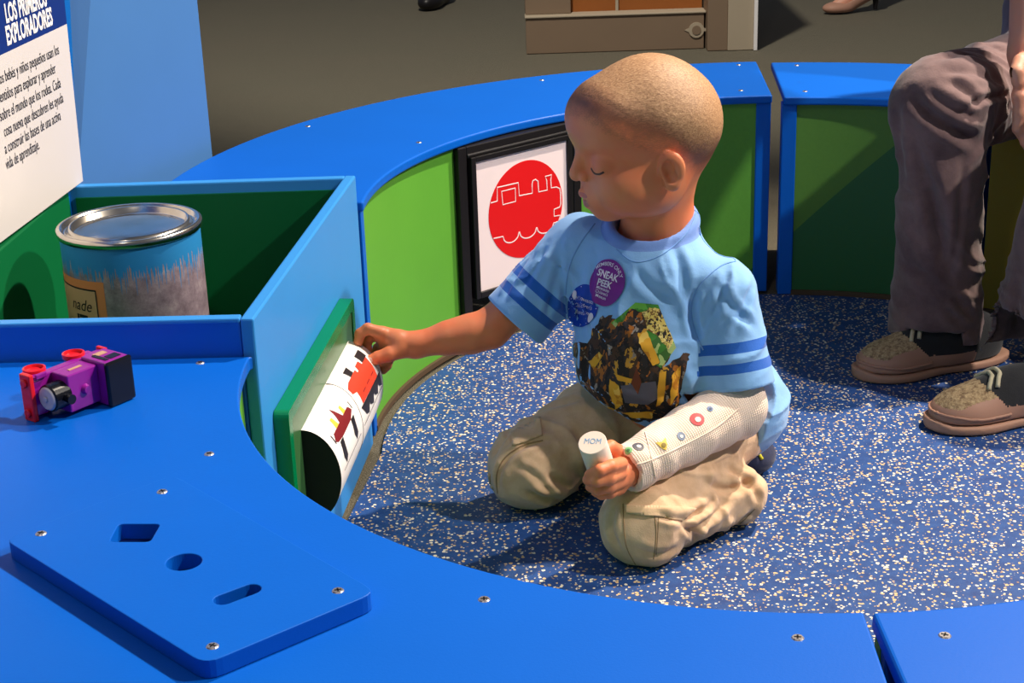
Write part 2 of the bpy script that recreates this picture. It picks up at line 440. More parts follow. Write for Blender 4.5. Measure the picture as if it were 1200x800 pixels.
# far right bench
tR = bench('blue bench right of the gap, with diagonal dark green hill on its front', (.003, -.004), .546, .827, 53, 85.0, [82.9], M_hills,
      [(.113, .787), (.089, .577), (.33, .69)], ang_panel=[(54, 83, M_hills)])
tY = bench('blue bench with an ochre yellow front, right under the seated adult', (.003, -.004), .546, .827, 8, 52.3, [8], M_yellow,
      [(.52, .25)], ang_panel=[(8, 52.2, M_yellow)])
# near benches
nl = arc(CN, .470, 269.3, 166.5, 60)      # inner arc
left_end = (-.6213, -.5105)
cutn = [(nl[0][0], nl[0][1])]+[p for p in nl[1:] if p[1] < -.5105]+[left_end, (-1.02, -.5005), (-1.05, -.9), (-.9, -1.22), (-.6, -1.34), (-.175, -1.36)]
tN = bench('wide blue bench in front at left, carrying the toy train and shape board', CN, .470, .80, 185, 269.2, [267.2], M_green,
      [(-.626, -.729), (-.404, -.978), (-.208, -1.039), (-.668, -.523)], cut=cutn, ang_panel=[(176.5, 269, M_green)])
tN2 = bench('blue bench at the bottom right, right of the narrow gap', CN, .470, .80, 269.95, 318, [270.1], M_green, [(-.117, -1.042), (.16, -.93)], ang_panel=[(270, 317, M_green)])

# the train flap in the far left bench
fa = np.array([.558*math.cos(math.radians(143.4)), .558*math.sin(math.radians(143.4))]); fb = np.array([.558*math.cos(math.radians(118.4)), .558*math.sin(math.radians(118.4))])
fd = (fb-fa)/np.linalg.norm(fb-fa); fn = np.array([fd[1], -fd[0]]); FWD = float(np.linalg.norm(fb-fa))
Mf = place((fa[0]-fn[0]*.004, fa[1]-fn[1]*.004, 0), (fd[0], fd[1], 0), (0, 0, 1), (fn[0], fn[1], 0))   # x along, y up, z out
fr = join_bm([box_bm(0, .016, .0, BH-.014, -.02, .004), box_bm(FWD-.016, FWD, .0, BH-.014, -.02, .004), box_bm(.016, FWD-.016, BH-.026, BH-.014, -.02, .004)])
fr.transform(Mf); obj('door_frame', fr, M_black, tL, bevel=.0015)
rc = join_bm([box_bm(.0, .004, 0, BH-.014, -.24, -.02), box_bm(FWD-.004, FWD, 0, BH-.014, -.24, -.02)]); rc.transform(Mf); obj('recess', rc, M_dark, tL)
px0, px1, py0, py1 = .021, FWD-.021, .078, .292
dr = join_bm([box_bm(px0, px0+.009, py0, py1, -.004, .008), box_bm(px1-.009, px1, py0, py1, -.004, .008), box_bm(px0+.009, px1-.009, py0, py0+.009, -.004, .008),
              box_bm(px0+.009, px1-.009, py1-.008, py1, -.004, .008), box_bm(px0+.004, px1-.004, py0+.004, py1-.004, -.004, .001)])
rod = tube_bm([(px0-.004, py1+.003, .002), (px1+.004, py1+.003, .002)], .0035, 12); dr = join_bm([dr, rod]); dr.transform(Mf)
door = obj('flap_door', dr, M_black, tL, bevel=.001)
pp = box_bm(px0+.007, px1-.007, py0+.007, py1-.007, .0, .0035); pp.transform(Mf)
obj('poster', pp, M_poster, door)
fA = Vector(Mf @ Vector((0, 0, .0036)))
def fuv(x, y):
    p = Vector(WP(x, y, fA, (fn[0], fn[1], 0))); return Mf.inverted() @ p
cc = fuv(616.5, 245); R0 = .074
ci = [(cc.x+R0*math.cos(2*PI*i/72), cc.y+R0*1.0*math.sin(2*PI*i/72)) for i in range(72)]
b = prism(ci, .0035, .0039); b.transform(Mf); obj('red_disc', b, M_red, door)
def zp(pts): return [fuv(500+x*.3, 130+y*.3) for x, y in pts]
def bez(p0, p1, dip, n=16):
    r = []
    for i in range(n+1):
        t = i/n; r.append((p0[0]+(p1[0]-p0[0])*t, p0[1]+(p1[1]-p0[1])*t+dip*math.sqrt(max(0, 1-(2*t-1)**2))))
    return r
L1 = [(238, 357), (275, 352), (275, 299), (357, 280), (361, 331), (412, 321), (411, 285), (414, 272), (424, 267), (434, 274), (437, 316), (470, 309), (468, 270), (462, 256), (487, 249), (484, 266), (486, 300), (506, 297), (519, 303), (522, 320), (523, 362), (519, 375), (497, 384), (497, 411), (521, 407), (521, 433), (495, 438)]
L1 += bez((495, 438), (430, 455), 30)+bez((428, 455), (362, 472), 32)+bez((360, 473), (298, 490), 32)+[(258, 500)]
def clampdisc(q):
    d = math.hypot(q.x-cc.x, q.y-cc.y)
    if d > R0-.001: s = (R0-.001)/d; q = Vector((cc.x+(q.x-cc.x)*s, cc.y+(q.y-cc.y)*s, 0))
    return q
def strokes(pts, closed=False, w=.0011):
    q = [clampdisc(p) for p in zp(pts)]
    return tube_bm([(p.x, p.y, .0039) for p in q], w, 6, closed)
ln = join_bm([strokes(L1), strokes([(292, 314), (345, 301), (347, 353), (297, 366)], True)])
for v in ln.verts: v.co.z = .0039+(v.co.z-.0039)*.3
ln.transform(Mf); obj('train_outline', ln, M_poster, door)

# ------------------------------------------------------------------ bin
A2 = np.array([-.563, .02]); D2 = nrm((-.1033, -.9947)); N2 = np.array([.9947, -.1033])     # side plane of the bin
LR = .4                       # bin rim reference
RIM = .359
def sidep(s, off=0, z=0): p = A2+D2*s+N2*off; return (p[0], p[1], z)
binT = thing('storage_bin', 'light blue open bin with green inside, holding the paint can', 'bin', (-.75, -.25, 0))
P0 = A2+D2*.012; P1 = A2+D2*.531; Q0 = np.array([-.925, .012]); Q1 = np.array([-.955, -.497])
th = .013
def wall(a, b, inn, z0=0, z1=RIM, ma=M_sky, nm='side_panel', bev=.002):
    a = np.array(a); b = np.array(b); inn = np.array(inn); return obj(nm, prism([tuple(a), tuple(b), tuple(b+inn*th), tuple(a+inn*th)], z0, z1), ma, binT, bevel=bev)
wall(P0, P1, -N2); wall(P1-N2*th+np.array([0, 0]), Q1, (0, 1), nm='front_panel', ma=plastic('bin_front_blue', srgb(20, 100, 208), .4))
wall(P0-N2*th, Q0, (0, -1), nm='back_panel')
wall(Q0+np.array([0, -th]), Q1+np.array([0, th]), (1, .03), nm='left_panel', ma=M_binliner, z1=RIM-.004)
def liner(a, b, inn, nm='green_liner'):
    a = np.array(a); b = np.array(b); inn = np.array(inn)
    return obj(nm, prism([tuple(a+inn*th), tuple(b+inn*th), tuple(b+inn*(th+.004)), tuple(a+inn*(th+.004))], .1, RIM-.014), M_binliner, binT)
liner(P0+D2*.014, P1-D2*.014, -N2); liner(P0-N2*(th+.005)+np.array([0, 0]), Q0+np.array([.02, 0]), (0, -1)); liner(P1-N2*(th+.005), Q1+np.array([.02, 0]), (0, 1))
obj('bin_floor', prism([tuple(P0-N2*.02+D2*.02), tuple(P1-N2*.02-D2*.02), (-.93, -.48), (-.91, -.005)], .168, .178), M_binliner, binT)
# rim of the front panel is the lighter blue too
wall(P1-N2*th-np.array([0, .0006]), Q1-np.array([0, .0006]), (0, 1), z0=RIM-.004, z1=RIM+.0006, nm='rim_strip', bev=.0015)

# ------------------------------------------------------------------ kiosk with the sign
kT = thing('information_kiosk', 'tall blue kiosk wall with the Spanish text sign', 'kiosk', (-1.0, 0, 0))
sx = lambda y: -.903-.113*(.021-y)          # sign plane (runs front to back)
k0 = (sx(-.9)-.012, -.9); k1 = (sx(.03)-.006, .03)
top = 1.3
bm = bmesh.new()
lean = lambda z: max(0, z-.36)*.26
kb0 = [(k0[0], k0[1]), (k1[0]+.0, k1[1]), (-.795, .325), (-1.12, .50), (-1.4, -.9)]
kv = []
for z in (0, .36, top):
    kv.append([bm.verts.new((x+(lean(z)*.05 if i == 1 else 0), y+(lean(z) if i == 1 else 0), z)) for i, (x, y) in enumerate(kb0)])
for a, b in zip(kv, kv[1:]):
    for i in range(5):
        bm.faces.new((a[i], a[(i+1) % 5], b[(i+1) % 5], b[i]))
bm.faces.new(kv[0][::-1]); bm.faces.new(kv[-1])
for f in bm.faces:
    c = f.calc_center_median()
    f.material_index = 1 if abs(c.x-(sx(c.y)-.01)) < .03 and c.y < -.1 else 0
bmesh.ops.recalc_face_normals(bm, faces=bm.faces)
obj('kiosk_body', bm, [M_kiosk, M_strip], kT)
# sign board: in plane x = sx(y), from (y,z)
SA = (sx(0), 0, 0); sdv = nrm((sx(1)-sx(0), 1, 0)); SN = np.array([sdv[1], -sdv[0], 0])
Ms = place((sx(0), 0, 0), sdv, (0, 0, 1), SN)
Msi = Ms.inverted()
def suv(x, y): p = Msi @ Vector(WP(x, y, SA, SN)); return p.x, p.y
s1 = suv(94.5, 212); s2 = suv(75.5, 28); s0 = suv(0, 282)
sl = (s2[0]-s1[0])/(s2[1]-s1[1])
zt = .62; hd = s2[1]
er = lambda z: s1[0]+sl*(z-s1[1])
hz = suv(0, 65)[1]
bmw = prism([(-.9, s1[1]), (s1[0], s1[1]), (er(hd), hd), (-.9, hd)], -.004, .003); bmw.transform(Ms); sg = obj('sign_panel', bmw, plastic('sign_white', srgb(206, 200, 198), .5, .02), kT)
bmh = prism([(-.9, hd), (er(hd), hd), (er(zt+.1), zt+.1), (-.9, zt+.1)], -.004, .003); bmh.transform(Ms); sh = obj('sign_header', bmh, M_navy, kT)
def sign_text(s, x, y, size, bold, xs, mt, par, nm, shear=0.):
    u, v = suv(x, y); vf = text2d(s, size*(1.14 if bold > .01 else 1.2), bold*(1.3 if bold > .01 else 0), xs*(1.0 if bold > .01 else 1.1), shear, 'RIGHT')
    b = flat(vf, lambda a, c: Ms @ Vector((u+a, v+c, .0034))); return obj(nm, b, mt, par)
sign_text('LOS PRIMEROS', 52, 6, .0245, .028, .66, M_white, sh, 'lettering'); sign_text('EXPLORADORES', 59, 28, .0245, .028, .66, M_white, sh, 'lettering')
for s, x, y in (('Los bebés y niños pequeños usan los', 66.5, 63), ('sentidos para explorar y aprender', 62.5, 85), ('sobre el mundo que los rodea. Cada', 68.5, 102), ('cosa nueva que descubren les ayuda', 71.5, 119.5), ('a construir las bases de una activa', 68.5, 140), ('vida de aprendizaje.', 43.5, 174)):
    sign_text(s, x, y, .0150, .005, .62, M_ink, sg, 'lettering')

# ------------------------------------------------------------------ paint can
cz = .370; cx, cy = -.795, -.205; CR = .0770
can = thing('paint_can', 'old metal paint can with blue drips and an orange label', 'can', (cx, cy, .178))
k = NT('can_side'); v = k.coord('Object'); sp = k.n('ShaderNodeSeparateXYZ'); k.l(v, sp.inputs[0])
an = k.math('ARCTAN2', sp.outputs[1], sp.outputs[0])
cb = k.n('ShaderNodeCombineXYZ'); k.l(k.math('MULTIPLY', an, 9.), cb.inputs[0])
n1 = k.noise(cb.outputs[0], 1.0, 1); cb2 = k.n('ShaderNodeCombineXYZ'); k.l(k.math('MULTIPLY', an, 34.), cb2.inputs[0]); n2 = k.noise(cb2.outputs[0], 1.0, 1)
n2p = k.math('POWER', n2, 3.)
edge = k.math('SUBTRACT', .181, k.math('ADD', k.math('MULTIPLY', n1, .024), k.math('MULTIPLY', n2p, .13)))
m = k.math('GREATER_THAN', sp.outputs[2], edge)
gr = k.ramp(k.noise(v, 45, 5, .75), [(.3, srgb(112, 92, 100)), (.55, srgb(166, 146, 154)), (.75, srgb(206, 190, 190))])
gr = k.mix(k.math('MULTIPLY', k.noise(v, 9, 2), .5), gr, srgb(96, 92, 112))
k.base(k.mix(m, gr, srgb(40, 132, 196))); M_canside = k.set(Roughness=.45)
H = cz-.178
bm = lathe([(0, 0), (CR-.003, 0), (CR-.001, .002), (CR-.0012, H-.009)], 96); bm.transform(Matrix.Translation((0, 0, 0)))
cs = obj('can_side', bm, M_canside, None, smooth=True); cs.parent = can
bm = lathe([(CR-.0012, H-.009), (CR+.0008, H-.0085), (CR+.002, H-.005), (CR+.0015, H-.001), (CR-.001, H+.0005), (CR-.004, H-.0005), (CR-.0055, H-.005), (CR-.0085, H-.0062), (CR-.011, H-.003), (CR-.0125, H+.0006), (CR-.0145, H-.0005), (CR-.016, H-.006), (CR-.02, H-.0075), (0, H-.0072)], 96)
o = obj('can_lid', bm, M_tin, None, smooth=True); o.parent = can
def on_can(a, z, off=.0004): return Vector((math.cos(a)*(CR-.0012+off), math.sin(a)*(CR-.0012+off), z))
def can_ang(px): # angle of the visible side at pixel column
    best = None
    for i in range(181):
        a = math.radians(180+i); p = np.array([cx, cy, .3])+np.array([math.cos(a), math.sin(a), 0])*CR
        q = p-CAM; x = 600+FPX*(q@RT)/(q@FW)
        if best is None or abs(x-px) < best[0]: best = (abs(x-px), a)
    return best[1]
M_label = plastic('faded_orange_label', srgb(214, 134, 84), .6, .12); M_label2 = plastic('beige_label', srgb(198, 156, 118), .6, .1)
def can_patch(a0, a1, z0, z1, off, mt, nm, par, n=24):
    bm = bmesh.new(); lo = []; hi = []
    for i in range(n+1):
        a = a0+(a1-a0)*i/n; lo.append(bm.verts.new(on_can(a, z0, off))); hi.append(bm.verts.new(on_can(a, z1, off)))
    for i in range(n): bm.faces.new((lo[i], lo[i+1], hi[i+1], hi[i]))
    o = obj(nm, bm, mt, None, smooth=True); o.parent = par; return o
ar = can_ang(124); al = ar-1.75
lab = can_patch(al, ar, .03, .147, .0004, M_label, 'can_label', can)
can_patch(al, ar-.13, .03, .136, .0007, M_label2, 'label_field', lab)
can_patch(al, ar-.13, .136, .1378, .0009, M_ink, 'label_line', lab); can_patch(ar-.148, ar-.13, .03, .1378, .0009, M_ink, 'label_line', lab)
for s, px, z, sz, bo, sh_ in (('nade', 98, .112, .019, .0, .35), ('IT', 92, .090, .024, .03, 0)):
    vf = text2d(s, sz, bo, .9, sh_, 'RIGHT'); a_ = can_ang(px+8)
    b = flat(vf, lambda x, y: on_can(a_+x/CR, z+y, .001)); o = obj('lettering', b, M_ink, None); o.parent = lab

# ------------------------------------------------------------------ picture rollers on the bin side
bt = thing('picture_roller_board', 'green board with picture rollers mounted on the side of the light blue bin', 'board', sidep(.3, 0, .17))
Mb = place(sidep(0), (D2[0], D2[1], 0), (0, 0, 1), (N2[0], N2[1], 0))       # x toward camera, y up, z out ... left handed guard below
Mb = Matrix(((D2[0], 0, N2[0], A2[0]), (D2[1], 0, N2[1], A2[1]), (0, 1, 0, 0), (0, 0, 0, 1)))
def tb(bm):
    bm.transform(Mb); bmesh.ops.recalc_face_normals(bm, faces=bm.faces); return bm
def rrect(x0, x1, y0, y1, r, n=5):
    out = []
    for cx_, cy_, a in ((x1-r, y1-r, 0), (x0+r, y1-r, 90), (x0+r, y0+r, 180), (x1-r, y0+r, 270)):
        out += arc((cx_, cy_), r, a, a+90, n)
    return out
obj('backboard', tb(prism(rrect(.150, .495, .078, .250, .008), .0005, .016, [rrect(.163, .482, .091, .237, .004)])), M_board, bt, bevel=.0015)
obj('board_face', tb(prism(rrect(.160, .485, .088, .24, .004), .0005, .0145)), M_boardface, bt)
DZ, DRR = .159, .051
def drum(s0, s1, half_=200):
    n = 40; bm = bmesh.new(); a = [math.radians(-90+180*i/n) for i in range(n+1)]
    def pt(s, t): return (s, DZ+DRR*math.sin(t), .0146+DRR*.74*math.cos(t))
    A = [bm.verts.new(pt(s0, t)) for t in a]; B = [bm.verts.new(pt(s1, t)) for t in a]
    for i in range(n): bm.faces.new((A[i], A[i+1], B[i+1], B[i]))
    bm.faces.new(A); bm.faces.new(B[::-1]); bm.faces.new((A[0], B[0], B[-1], A[-1]))
    for f in bm.faces: f.material_index = 1 if len(f.verts) > 4 else 0
    return tb(bm)
def drumdecal(par, poly, mt, nm='picture', off=.0004, thick=None):
    """poly in (s, arc degrees) on the drum surface, laid on in narrow strips"""
    vs = [Vector((p[0], p[1]/57.3*DRR)) for p in poly]; n = len(vs)
    ys = [v.y for v in vs]; xs = [v.x for v in vs]; ex = []
    dx = .002; x = min(xs)
    while x < max(xs):
        y = min(ys)
        while y < max(ys): ex.append(Vector((x, y))); y += .002
        x += .004
    V, E, F, *_ = delaunay_2d_cdt(vs+ex, [(i, (i+1) % n) for i in range(n)], [list(range(n))], 1, 1e-6)
    # keep triangles inside the outline
    def ins(p):
        c = False
        for i in range(n):
            a, b = vs[i], vs[i-1]
            if (a.y > p.y) != (b.y > p.y) and p.x < (b.x-a.x)*(p.y-a.y)/(b.y-a.y)+a.x: c = not c
        return c
    bm = bmesh.new(); bv = []
    for v in V:
        t = v.y/DRR; bv.append(bm.verts.new((v.x, DZ+(DRR+off)*math.sin(t), .0146+(DRR*.74+off)*math.cos(t))))
    for f in F:
        c = (V[f[0]]+V[f[1]]+V[f[2]])/3
        if ins(c): bm.faces.new([bv[i] for i in f])
    bmesh.ops.delete(bm, geom=[v for v in bm.verts if not v.link_faces], context='VERTS')
    return obj(nm, tb(bm), mt, par)
M_roll = plastic('roller_white', srgb(242, 236, 232), .3, .02)
M_pred = plastic('picture_red', srgb(214, 62, 40), .4, .03); M_pdk = plastic('picture_black', srgb(34, 28, 32), .4, .03)
M_pmar = plastic('picture_maroon', srgb(120, 28, 34), .4, .03); M_pyel = plastic('picture_yellow', srgb(232, 190, 70), .4, .03)
d1 = obj('roller', drum(.322, .446), [M_roll, M_dark], bt); d2 = obj('roller', drum(.192, .3205), [M_roll, M_dark], bt)
drumdecal(d1, [(.3215, -85), (.3240, -85), (.3240, 88), (.3215, 88)], M_pdk, 'seam_band')
drumdecal(d1, [(.336, -1), (.43, -1), (.43, 0.0), (.336, 0.0)], M_pdk, 'waterline')
drumdecal(d1, [(.342, 36), (.348, 44), (.42, 44), (.428, 36), (.42, 32), (.40, 30), (.36, 30)], M_pmar, 'hull')
drumdecal(d1, [(.372, 44), (.39, 44), (.383, 66)], M_pmar, 'sail')
drumdecal(d1, [(.394, 44), (.406, 44), (.403, 58), (.396, 58)], M_pyel, 'funnel'); drumdecal(d1, [(.358, 44), (.368, 44), (.366, 55), (.360, 55)], M_pyel, 'funnel')
for s in (.352, .41): drumdecal(d1, [(s-.007, 30), (s+.007, 30), (s+.012, 12), (s+.004, 2), (s-.004, 8)], M_pdk, 'reflection')
drumdecal(d1, [(.338, 47), (.3395, 47), (.3395, 36), (.338, 36)], M_pdk, 'mast'); drumdecal(d1, [(.428, 47), (.43, 47), (.43, 34), (.428, 34)], M_pdk, 'mast')
drumdecal(d2, [(.214, 30), (.214, 52), (.262, 52), (.262, 58), (.30, 58), (.314, 54), (.314, 44), (.30, 40), (.30, 22), (.214, 20)], M_pred, 'locomotive')
drumdecal(d2, [(.21, 52), (.232, 52), (.232, 68), (.21, 68)], M_pdk, 'cab_roof'); drumdecal(d2, [(.27, 58), (.284, 58), (.286, 72), (.268, 72)], M_pdk, 'chimney')
drumdecal(d2, [(.236, 52), (.256, 52), (.254, 60), (.238, 60)], M_pred, 'dome')
wh = [(.20, 20), (.312, 22)]
for i in range(8): a = .302-i*.0135; wh += [(a, 12-(i % 2)*8), (a-.006, 6-(i % 2)*4)]
drumdecal(d2, wh, M_pdk, 'wheels', .0006)
drumdecal(d2, [(.20, -1), (.315, -1), (.315, 0.2), (.20, 0.2)], M_pdk, 'rail'); 
for i in range(3): drumdecal(d2, [(.222+i*.024, 30), (.236+i*.024, 30), (.236+i*.024, 31.5), (.222+i*.024, 31.5)], M_pmar, 'body_line', .0006)

# ------------------------------------------------------------------ shape board
sb = thing('shape_board', 'raised blue board with diamond, round and slot holes, screwed on the front bench', 'board', (-.6, -.93, BH))
ZB = BH+.013
pc = [W(*p, z=ZB)[:2] for p in [(4, 631), (240, 778), (442, 693), (203, 556)]]
def rpoly(pts, r, n=5):
    out = []
    m = len(pts)
    for i in range(m):
        a, b, c = [Vector(pts[(i+k_) % m]) for k_ in (-1, 0, 1)]; u = (a-b).normalized(); v = (c-b).normalized(); p, q = b+u*r, b+v*r
        for j in range(n+1): t = j/n; out.append(tuple(p*(1-t)**2+b*2*t*(1-t)+q*t*t))
    return out
dia = [W(*p, z=ZB)[:2] for p in [(128, 634.5), (176, 634.5), (188, 613.5), (139, 613.5)]]
cxy = W(215.5, 658, z=ZB)[:2]; rr_ = .0122
cir = [(cxy[0]+rr_*math.cos(2*PI*i/40), cxy[1]+rr_*math.sin(2*PI*i/40)) for i in range(40)]
sa = Vector(W(262, 702, z=ZB)[:2]); sbb = Vector(W(294, 690, z=ZB)[:2]); dv = (sbb-sa).normalized(); pv = Vector((-dv.y, dv.x)); slot = []
for e_, sgn in ((sbb, 1), (sa, -1)):
    for i in range(9): t = -PI/2+PI*i/8; slot.append(tuple(e_+(dv*math.cos(t)+pv*math.sin(t))*sgn*.0068))
obj('board_plate', prism(rpoly(pc, .012), BH+.0003, ZB, [rpoly(dia, .004, 3), cir, slot]), M_blue, sb, bevel=.002)
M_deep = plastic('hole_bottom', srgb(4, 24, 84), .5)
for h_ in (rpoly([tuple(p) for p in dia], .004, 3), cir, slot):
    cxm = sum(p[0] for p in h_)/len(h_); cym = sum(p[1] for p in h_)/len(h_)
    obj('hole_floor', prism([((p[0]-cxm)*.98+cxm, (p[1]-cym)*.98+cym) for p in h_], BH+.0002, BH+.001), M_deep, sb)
for p in [(190, 576), (48, 625), (396, 692), (249, 757)]: q = W(*p, z=ZB); screw(sb, q[0], q[1], ZB)

# ------------------------------------------------------------------ toy train, lying on its side
M_pur = plastic('purple_toy', srgb(140, 22, 142), .28, .03, .02, spec=.6); M_tred = plastic('red_toy', srgb(222, 30, 44), .3, .03, .02); M_tblk = plastic('black_toy', srgb(14, 16, 24), .22, .03, .02)
M_tgrey = plastic('grey_toy', srgb(176, 172, 176), .4, .03, .02); M_gold = plastic('gold_badge', srgb(190, 150, 120), .4, .03, .02)
q0 = W(33, 492, z=BH)                        # lower corner of the buffer beam
F_ = nrm((-.60, -.80, 0)); TS = .96; U_ = np.array([-F_[1], F_[0], 0]); U_ = U_ if U_[1] < 0 else -U_
tr = thing('toy_train', 'purple toy train engine with red wheels lying on its side', 'toy train', tuple(q0))
Mt = Matrix(((F_[0], 0, U_[0], q0[0]), (F_[1], 0, U_[1], q0[1]), (0, 1, 0, BH+.0), (0, 0, 0, 1))) @ Matrix.Diagonal((TS, TS, TS, 1))   # x fwd, y = sideways (world up), z = engine up
def tt(bm):
    bm.transform(Mt); bmesh.ops.recalc_face_normals(bm, faces=bm.faces); return bm
TW = .044
obj('chassis', tt(join_bm([box_bm(-.086, -.003, .004, TW-.004, .0, .009), box_bm(-.018, -.006, TW-.006, TW-.001, .009, .012), box_bm(-.078, -.066, .006, TW-.004, -.006, .0)])), M_pur, tr, bevel=.001)
obj('buffer_beam', tt(join_bm([box_bm(-.004, .001, 0, TW, -.003, .011)]+[ (lambda b: (b.transform(Matrix.Translation((.001, y, .004)) @ Matrix.Rotation(PI/2, 4, 'Y')), b)[1])(cyl_bm(.004, 0, .0025, 20)) for y in (.008, TW-.008)])), M_tred, tr, bevel=.001)
obj('rear_beam', tt(box_bm(-.089, -.085, 0.002, TW-.002, -.003, .009)), M_tred, tr, bevel=.001)
obj('boiler', tt((lambda b: (b.transform(Matrix.Translation((-.026, TW/2, .021)) @ Matrix.Rotation(PI/2, 4, 'Y')), b)[1])(cyl_bm(.0125, 0, .0175, 40))), M_tblk, tr, smooth=False, bevel=.001)
obj('smokebox_door', tt((lambda b: (b.transform(Matrix.Translation((-.0085, TW/2, .021)) @ Matrix.Rotation(PI/2, 4, 'Y')), b)[1])(join_bm([cyl_bm(.0112, 0, .002, 40, .0098), cyl_bm(.0026, .002, .0034, 16)]))), M_tgrey, tr, bevel=.0006)
tk = obj('side_tank', tt(box_bm(-.058, -.024, .005, TW-.004, .009, .031)), M_pur, tr, bevel=.0012)
obj('tank_badge', tt(box_bm(-.048, -.034, TW-.0042, TW-.0034, .019, .0225)), M_gold, tk)
cb_ = obj('cab', tt(box_bm(-.085, -.058, .002, TW-.001, .009, .041)), M_pur, tr, bevel=.001)
obj('cab_window', tt(join_bm([box_bm(-.081, -.069, TW-.0014, TW-.0004, .028, .037), box_bm(-.067, -.063, TW-.0014, TW-.0004, .018, .037)])), M_tblk, cb_)
obj('cab_badge', tt(box_bm(-.078, -.066, TW-.0014, TW-.0004, .015, .022)), M_gold, cb_)
obj('cab_roof', tt((lambda b: b)(box_bm(-.087, -.057, .001, TW-.001, .040, .0445))), M_tblk, tr, bevel=.002)
obj('chimney', tt((lambda b: (b.transform(Matrix.Translation((-.019, TW/2, .032))), b)[1])(cyl_bm(.0035, 0, .009, 20, .0045))), M_tblk, tr)
obj('dome', tt((lambda b: (b.transform(Matrix.Translation((-.042, TW/2, .031))), b)[1])(cyl_bm(.005, 0, .004, 20, .0035))), M_pur, tr)
for xw in (-.018, -.062):
    for yw, s in ((TW-.006, 1), (.001, -1)):
        b = lathe([(0, .0), (.0098, 0), (.0102, .001), (.0102, .0045), (.0085, .005), (.0078, .0022), (0, .0022)], 36)
        b.transform(Matrix.Translation((xw, yw+(.0 if s > 0 else .005), -.006)) @ Matrix.Rotation(-PI/2*s, 4, 'X')); w_ = obj('wheel', tt(b), M_tred, tr, smooth=False)

# ================================================================== PEOPLE
def fast_mesh(sdf, lo, hi, h):
    """mesh_sdf with far primitives left out, group by group"""
    class G:
        def __init__(s, base): s.base = base
        def __call__(s, p):
            if len(p) < 3000: return s.base(p)
            out = np.empty(len(p)); key = np.floor((p-np.array(lo))/(h*32)).astype(np.int64); kk = key[:, 0]*1000003+key[:, 1]*1009+key[:, 2]
            od = np.argsort(kk, kind='stable'); ks = kk[od]; cut = np.flatnonzero(np.diff(ks))+1
            for ix in np.split(od, cut):
                q = p[ix]; c = (q.min(0)+q.max(0))/2; R = np.linalg.norm(q-c, axis=1).max()*1.25
                sub = SDF()
                for o, f, k in s.base.ops:
                    if o in 'us' and float(f(c[None])[0]) > R+k+.012: continue
                    sub.ops.append((o, f, k))
                if not sub.ops or sub.ops[0][0] != 'u': sub.ops.insert(0, ('u', lambda z: np.full(len(z), .5), 0))
                out[ix] = sub(q)
            return out
    return mesh_sdf(G(sdf), lo, hi, h)
def wrinkle(V, F, lines, hit_y=None):
    """press soft creases into a cloth surface: (points, width, depth)"""
    b = bvh_of(V, F); e1 = V[F[:, 2]]-V[F[:, 0]]; e2 = V[F[:, 3]]-V[F[:, 1]]; fn_ = np.cross(e1, e2); N = np.zeros_like(V)
    for c in range(4): np.add.at(N, F[:, c], fn_)
    N /= np.linalg.norm(N, axis=1)[:, None]+1e-12
    out = np.zeros(len(V))
    for pts, w, dep in lines:
        ss = []; pts = spl(pts, 3)
        for i in range(len(pts)-1):
            for j in range(10):
                t = j/10; h = hit(b, pts[i][0]*(1-t)+pts[i+1][0]*t, pts[i][1]*(1-t)+pts[i+1][1]*t)
                if h[0] is not None: ss.append(tuple(h[0]))
        if len(ss) < 3: continue
        ss = np.array(ss); m = np.linalg.norm(V-ss.mean(0), axis=1) < np.linalg.norm(ss-ss.mean(0), axis=1).max()+w*5
        ix = np.flatnonzero(m); q = V[ix]; d = np.full(len(ix), 9.); tt_ = np.zeros(len(ix))
        for k_, s_ in enumerate(ss):
            dd = np.linalg.norm(q-s_, axis=1); u = dd < d; d[u] = dd[u]; tt_[u] = k_/len(ss)
        fade = np.clip(np.minimum(tt_, 1-tt_)/.25, .15, 1)
        out[ix] += dep*fade*(-np.exp(-(d/w)**2)+.55*np.exp(-((d-2.1*w)/(1.1*w))**2))
    return V+N*out[:, None]
def chain(S, pts, rs, k=.004):
    for i in range(len(pts)-1): S.add(cap(pts[i], pts[i+1], rs[i], rs[i+1]), k if i == 0 else .002)
def curve_on(bvh, pts, r, n=6, lift=0., d=None):
    """a thin cord lying on a surface; pts are world points snapped to it"""
    out = []
    for i in range(len(pts)-1):
        m = max(2, int((Vector(pts[i+1])-Vector(pts[i])).length/.003))
        for j in range(m):
            q = Vector(pts[i]).lerp(Vector(pts[i+1]), j/m); h = bvh.find_nearest(q)
            out.append(h[0]+h[1]*lift)
    h = bvh.find_nearest(Vector(pts[-1])); out.append(h[0]+h[1]*lift)
    return tube_bm(out, r, n)
def hit(bvh, x, y):
    h = bvh.ray_cast(Vector(CAM), Vector(ray(x, y)).normalized(), 6); return h
def spl(pts, n=6):
    out = []; P_ = [pts[0]]+list(pts)+[pts[-1]]
    for i in range(1, len(P_)-2):
        for j in range(n):
            t = j/n; out.append(tuple(.5*(2*P_[i][c]+(P_[i+1][c]-P_[i-1][c])*t+(2*P_[i-1][c]-5*P_[i][c]+4*P_[i+1][c]-P_[i+2][c])*t*t+(3*P_[i][c]-P_[i-1][c]-3*P_[i+1][c]+P_[i+2][c])*t**3) for c in (0, 1)))
    return out+[pts[-1]]
def snap_px(bvh, pts):
    pts = spl(pts) if len(pts) > 2 else pts
    return [hit(bvh, *p)[0] for p in pts if hit(bvh, *p)[0] is not None]
PZO = 99.
